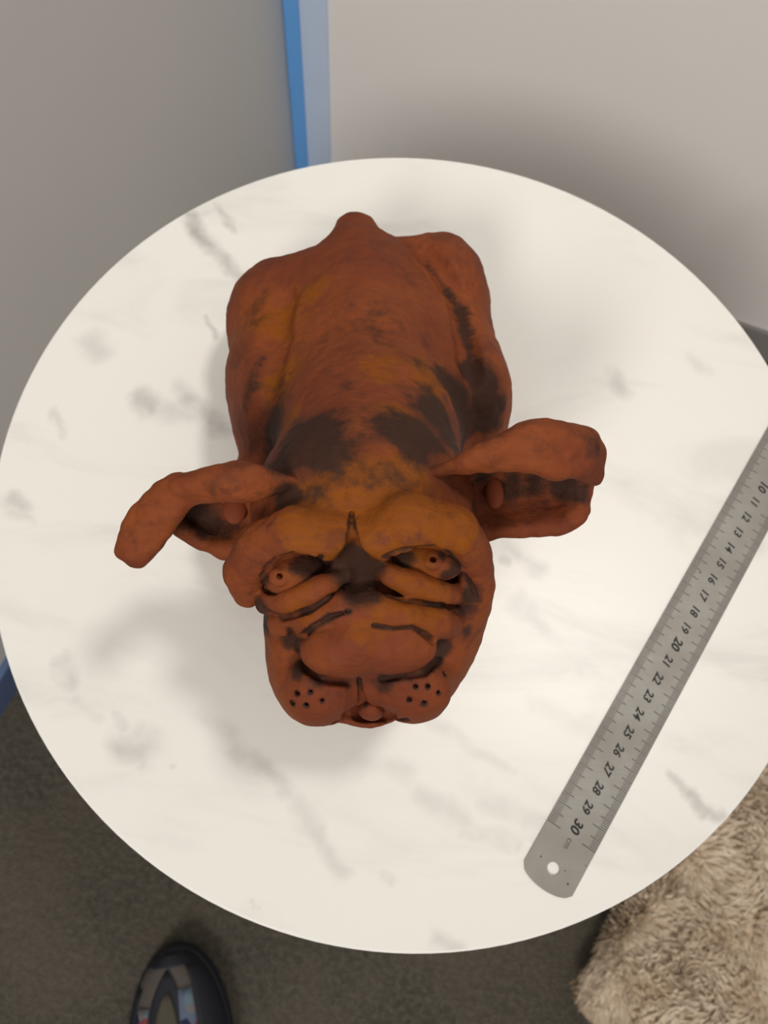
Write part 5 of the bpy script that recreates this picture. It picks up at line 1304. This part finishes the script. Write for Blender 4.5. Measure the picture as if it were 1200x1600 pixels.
sdf_mesh('tongue', TONGUE, [TONGUE[0][3][i]-1.0 for i in range(3)], [TONGUE[0][3][i]+1.0 for i in range(3)], 0.05, CLAY, dog, lump=0.03)

# ------------------------------------------------------------------ steel ruler
def steel():
    t = NT('brushed_steel'); co = t.coord()
    mp = t.n('ShaderNodeMapping'); t.l(co, mp.inputs['Vector']); mp.inputs['Rotation'].default_value = (0, 0, math.radians(116.19)); mp.inputs['Scale'].default_value = (6, 900, 1)
    g = t.noise(mp.outputs[0], 1.0, 3, 0.6); b = t.noise(co, 40, 4, 0.6)
    col = t.mix(g, (0.24, 0.23, 0.21), (0.31, 0.295, 0.27)); col = t.mix(t.mapr(b, 0.35, 0.7), col, (0.27, 0.25, 0.22))
    return t.out(col, t.mapr(b, 0.3, 0.7, 0.5, 0.62), metal=0.45)
STEEL = steel(); INK = plain('black_ink', (0.022, 0.023, 0.022), 0.7); TICKINK = plain('etched_tick_grey', (0.07, 0.068, 0.062), 0.7); SPOT = plain('rust_spot', (0.06, 0.045, 0.03), 0.8)
ang = math.radians(-116.19)
RX = Matrix(((math.cos(ang), -math.sin(ang), 0, 0.1364), (math.sin(ang), math.cos(ang), 0, -0.0602), (0, 0, 1, TABLE), (0, 0, 0, 1)))
ru = empty('steel_ruler', (0.1364, -0.0602, TABLE), 'steel centimetre ruler lying at a slant on the marble top', 'ruler')
HW, T0 = 0.0126, 0.0008
def rul(me_v, me_f, name, mat, parent=None, z=0.0):
    vv = [RX @ Vector((x, y, zz + z)) for x, y, zz in me_v]
    return link(name, mesh(name, vv, me_f), mat, parent or ru)
S = lambda s: (s - 20.0)*CM      # label station -> local x
# plate outline with rounded far end and a hanging hole, triangulated with a hole
bm = bmesh.new()
outl = [(S(-0.3), -HW), (S(32.55), -HW)]
for i in range(1, 12):
    q = i/12; y = -HW + 2*HW*q; outl.append((S(32.55) + 0.0055*math.sqrt(max(0, 1-(2*q-1)**2))*1.0, y))
outl += [(S(32.62), HW), (S(-0.3), HW)]
hole = [(S(32.12) + 0.0028*math.cos(2*math.pi*i/28), 0.0028*math.sin(2*math.pi*i/28)) for i in range(28)]
ov = [bm.verts.new((x, y, T0)) for x, y in outl]; hv = [bm.verts.new((x, y, T0)) for x, y in hole]
es = [bm.edges.new((L[i], L[(i+1) % len(L)])) for L in (ov, hv) for i in range(len(L))]
bmesh.ops.triangle_fill(bm, edges=es, use_beauty=True)
ext = bmesh.ops.extrude_face_region(bm, geom=bm.faces[:])
bmesh.ops.translate(bm, vec=(0, 0, -T0+0.00002), verts=[g for g in ext['geom'] if isinstance(g, bmesh.types.BMVert)])
bmesh.ops.recalc_face_normals(bm, faces=bm.faces); bmesh.ops.transform(bm, matrix=RX, verts=bm.verts)
me = bpy.data.meshes.new('plate'); bm.to_mesh(me); bm.free(); link('plate', me, STEEL, ru)
tv, tf = [], []
def quad(x0, x1, y0, y1, z):
    i = len(tv); tv.extend([(x0, y0, z), (x1, y0, z), (x1, y1, z), (x0, y1, z)]); tf.append((i, i+1, i+2, i+3))
for mm in range(0, 301):
    x = S(mm/10 + 0.5); L = 0.0070 if mm % 10 == 0 else 0.0055 if mm % 5 == 0 else 0.0037
    w = 0.00016 if mm % 5 else 0.0002
    for sgn in (-1, 1): quad(x-w, x+w, sgn*(HW-0.0002), sgn*(HW-L), T0+0.00004)
tk = rul(tv, tf, 'tick_marks', TICKINK)
def text(s, size, loc, mat, bold=0.0, shear=0.18, name='numeral'):
    c = bpy.data.curves.new(name, 'FONT'); c.body = s; c.size = size; c.align_x = 'CENTER'; c.align_y = 'CENTER'; c.offset = bold; c.shear = shear; c.resolution_u = 3
    o = bpy.data.objects.new(name, c)
    COL.objects.link(o); bpy.context.view_layer.update()
    dg = bpy.context.evaluated_depsgraph_get(); me = bpy.data.meshes.new_from_object(o.evaluated_get(dg)); bpy.data.objects.remove(o); bpy.data.curves.remove(c)
    me.transform(RX @ Matrix.Translation(loc)); me.name = name
    return link(name, me, mat, ru)
for k in range(1, 31):
    big = k % 10 == 0
    text(str(k), 0.0062 if big else 0.0056, (S(k), 0.0, T0+0.00005), INK, 0.00022 if big else 0.00016)
text('cm', 0.0042, (S(30.86), 0.0004, T0+0.00005), TICKINK, 0.0, 0.0, 'unit_mark')
for x, y, r in ((32.3, 0.0085, 0.0005), (31.9, 0.0048, 0.0003), (31.2, 0.0115, 0.0003), (16.1, -0.0068, 0.0005), (32.0, -0.0072, 0.0004)):
    rul([(S(x)+r*math.cos(i*math.pi/4), y+r*math.sin(i*math.pi/4), T0+0.00005) for i in range(8)], [tuple(range(8))], 'rust_spot', SPOT)

# ------------------------------------------------------------------ fleece mat
def fleece():
    t = NT('beige_fleece'); co = t.coord()
    a = t.noise(co, 14, 5, 0.6, dist=0.8); b = t.noise(co, 60, 5, 0.65, dist=1.2)
    col = t.mix(t.mapr(a, 0.3, 0.7), (0.74, 0.60, 0.44), (0.86, 0.74, 0.59)); col = t.mix(t.mapr(b, 0.55, 0.3), col, (0.58, 0.44, 0.31))
    return t.out(col, 0.95, spec=0.1, normal=t.bump(b, 0.8, 0.006))
FLEECE = fleece()
pouf = empty('fleece_mat', (0.45, -0.15, 0), 'beige fleecy floor mat lying on the carpet under the table edge', 'mat')
def rounded_box(hx, hy, hz, r, cuts, amp, sc, seed):
    bm = bmesh.new(); bmesh.ops.create_cube(bm, size=2); bmesh.ops.subdivide_edges(bm, edges=bm.edges[:], cuts=cuts, use_grid_fill=True)
    for q in bm.verts:
        p = Vector((q.co.x*hx, q.co.y*hy, q.co.z*hz))
        c = Vector((max(-hx+r, min(hx-r, p.x)), max(-hy+r, min(hy-r, p.y)), max(-hz+r, min(hz-r, p.z))))
        d = p - c; nn = d.normalized() if d.length > 1e-9 else Vector((0, 0, 1))
        q.co = c + nn*r
        w = noise.noise(q.co*sc + Vector((seed, 0, 0))) + 0.6*noise.noise(q.co*sc*2.7) + 0.4*noise.noise(q.co*sc*6.0)
        q.co += nn*amp*w
    return bm
PB = ([0.2334, -0.3012, 0.0], [0.5387, 0.8425, 0.0], [0.8639, -0.5036, 0.0], 0.045)
pc, pa, pb, ph = Vector(PB[0]), Vector(PB[1]), Vector(PB[2]), PB[3]   # visible top corner, two edge directions, top height
HXp, HYp, HZp = 0.36, 0.30, ph/2
bm = rounded_box(HXp, HYp, HZp, 0.020, 60, 0.0045, 22, 3)
BM = Matrix(((pa.x, pb.x, 0, pc.x + pa.x*HXp + pb.x*HYp), (pa.y, pb.y, 0, pc.y + pa.y*HXp + pb.y*HYp), (0, 0, 1, HZp+0.006), (0, 0, 0, 1)))
bmesh.ops.transform(bm, matrix=BM, verts=bm.verts); bmesh.ops.recalc_face_normals(bm, faces=bm.faces)
me = bpy.data.meshes.new('cushion'); bm.to_mesh(me)
link('cushion', me, FLEECE, pouf, True)
# fleece tufts standing on the cushion
rng = random.Random(4); tv2, tf2 = [], []
faces = [q for q in bm.faces if q.normal.z > 0.15 or q.calc_center_median().z > ph*0.6]
for fc in faces:
    for _ in range(9):
        vs_ = fc.verts; s, u = rng.random(), rng.random()
        p = vs_[0].co*(1-s)*(1-u) + vs_[1].co*s*(1-u) + vs_[2].co*s*u + vs_[3].co*(1-s)*u
        w = Vector((noise.noise(p*18), noise.noise(p*18+Vector((9, 0, 0))), 0.25))*1.8
        w.z = 0; d = (fc.normal*0.45 + w + Vector((rng.uniform(-.4, .4), rng.uniform(-.4, .4), 0))).normalized()
        sd = d.cross(fc.normal + Vector((rng.uniform(-.35, .35), rng.uniform(-.35, .35), 0))).normalized()*rng.uniform(0.0012, 0.0028)
        L = rng.uniform(0.008, 0.016); e = d*L*0.55; t2 = e + (d + w*0.6).normalized()*L*0.5
        i = len(tv2); tv2 += [p-sd-fc.normal*0.001, p+sd-fc.normal*0.001, p+e+sd*0.8, p+e-sd*0.8, p+t2]; tf2 += [(i, i+1, i+2, i+3), (i+3, i+2, i+4)]
bm.free()
fl = link('fleece', mesh('fleece', tv2, tf2), FLEECE, pouf, True); fl['kind'] = 'stuff'

# ------------------------------------------------------------------ shoe
def pattern():
    t = NT('floral_fabric'); co = t.coord()
    x = t.n('ShaderNodeTexVoronoi'); t.l(co, x.inputs['Vector']); x.inputs['Scale'].default_value = 110
    hsv = t.n('ShaderNodeSeparateColor'); t.l(x.outputs['Color'], hsv.inputs[0])
    r = t.n('ShaderNodeValToRGB'); t.l(hsv.outputs[0], r.inputs[0]); r.color_ramp.interpolation = 'CONSTANT'
    cs = [(0, (0.11, 0.14, 0.21)), (0.25, (0.02, 0.023, 0.06)), (0.45, (0.13, 0.19, 0.23)), (0.68, (0.20, 0.05, 0.06)), (0.8, (0.09, 0.13, 0.17)), (0.93, (0.17, 0.16, 0.17))]
    el_ = r.color_ramp.elements
    el_[0].position = cs[0][0]; el_[0].color = (*cs[0][1], 1); el_[1].position = cs[1][0]; el_[1].color = (*cs[1][1], 1)
    for p_, c_ in cs[2:]:
        q = el_.new(p_); q.color = (*c_, 1)
    return t.out(r.outputs[0], 0.8, spec=0.2)
NAVY = plain('navy_rubber', (0.012, 0.014, 0.022), 0.6, var=0.2); TAUPE = plain('taupe_canvas', (0.095, 0.080, 0.070), 0.85, var=0.15); OLIVE = plain('olive_lining', (0.075, 0.066, 0.048), 0.9, var=0.15)
FLORAL = pattern()
SB = ([-0.1532, -0.3183, 0.0], [2.2279, -7.524])
sp, sdv = Vector(SB[0]), Vector((SB[1][0], SB[1][1], 0)).normalized(); sn = Vector((-sdv.y, sdv.x, 0))   # toe tip, heel direction, across
shoe = empty('shoe', (sp.x, sp.y, 0), 'dark navy shoe with colourful patterned side panels on the carpet', 'shoe')
def hw(l): return 0.045*(max(0.0, 1-(1-min(l, 0.085)/0.085)**2))**0.5 * (1 - 0.16*max(0, (l-0.10)/0.18)**1.2) if l < 0.22 else 0.0415*max(0.0, 1-((l-0.22)/0.055)**2)**0.5
def top(l, a):
    h = 0.022 + 0.043*min(1, l/0.14)**0.8 + 0.012*max(0, (l-0.14)/0.12)
    return 0.018 + h*math.sqrt(max(0, 1-abs(a)**2.4))
def patch(name, l0, l1, a0, a1, off, mat, nl=26, na=14, prof=None):
    vv, ff = [], []
    for i in range(nl+1):
        l = l0 + (l1-l0)*(i/nl)
        for j in range(na+1):
            a = a0 + (a1-a0)*j/na
            if prof: a = prof(i/nl, j/na)
            x = hw(l)*a*(1+off*8); z = top(l, a) + off
            p = sp + sdv*l + sn*x; vv.append((p.x, p.y, z))
    for i in range(nl):
        for j in range(na): ff.append((i*(na+1)+j, i*(na+1)+j+1, (i+1)*(na+1)+j+1, (i+1)*(na+1)+j))
    o = link(name, mesh(name, vv, ff), mat, shoe, True)
    m = o.modifiers.new('thickness', 'SOLIDIFY'); m.thickness = 0.002; m.offset = 0
    return o
patch('upper', 0.002, 0.27, -1, 1, 0.0, TAUPE, 40, 24)
# sole: swept outline
vv, ff = [], []
prof = [(0.90, 0.0), (1.06, 0.003), (1.09, 0.010), (1.06, 0.018), (1.02, 0.022), (0.9, 0.022)]
outl = [(0.275*(1-math.cos(math.pi*i/40))/2) for i in range(41)]
ring = [(l, 1) for l in outl] + [(l, -1) for l in outl[-2:0:-1]]
for s, z in prof:
    for l, sg in ring:
        p = sp + sdv*(0.1375 + (l-0.1375)*(1+(s-1)*0.35)) + sn*hw(l)*sg*s; vv.append((p.x, p.y, z))
nr = len(ring)
for j in range(len(prof)-1):
    for i in range(nr): ff.append((j*nr+i, j*nr+(i+1)%nr, (j+1)*nr+(i+1)%nr, (j+1)*nr+i))
ff.append(tuple(range(nr))[::-1]); ff.append(tuple((len(prof)-1)*nr+i for i in range(nr)))
link('sole', mesh('sole', vv, ff), NAVY, shoe, True)
patch('toe_cap', 0.0022, 0.011, -1, 1, 0.0016, NAVY, 10, 24)
patch('side_band', 0.010, 0.26, 0.60, 1, 0.0016, NAVY, 30, 8)
patch('side_band', 0.026, 0.26, -1, -0.78, 0.0016, NAVY, 30, 6)
patch('side_panel', 0.029, 0.22, 0.24, 0.56, 0.0022, FLORAL, 26, 6)
patch('side_panel', 0.040, 0.22, -0.74, -0.46, 0.0022, FLORAL, 26, 6)
patch('tongue_edge', 0.013, 0.22, -0.40, 0.28, 0.0018, NAVY, 26, 10, prof=lambda i, j: -0.06 + (j-0.5)*0.70*min(1, (i*9+0.02))**0.5)
patch('tongue', 0.030, 0.22, -0.24, 0.18, 0.0036, OLIVE, 26, 8, prof=lambda i, j: -0.04 + (j-0.5)*0.44*min(1, (i*9+0.05))**0.5)
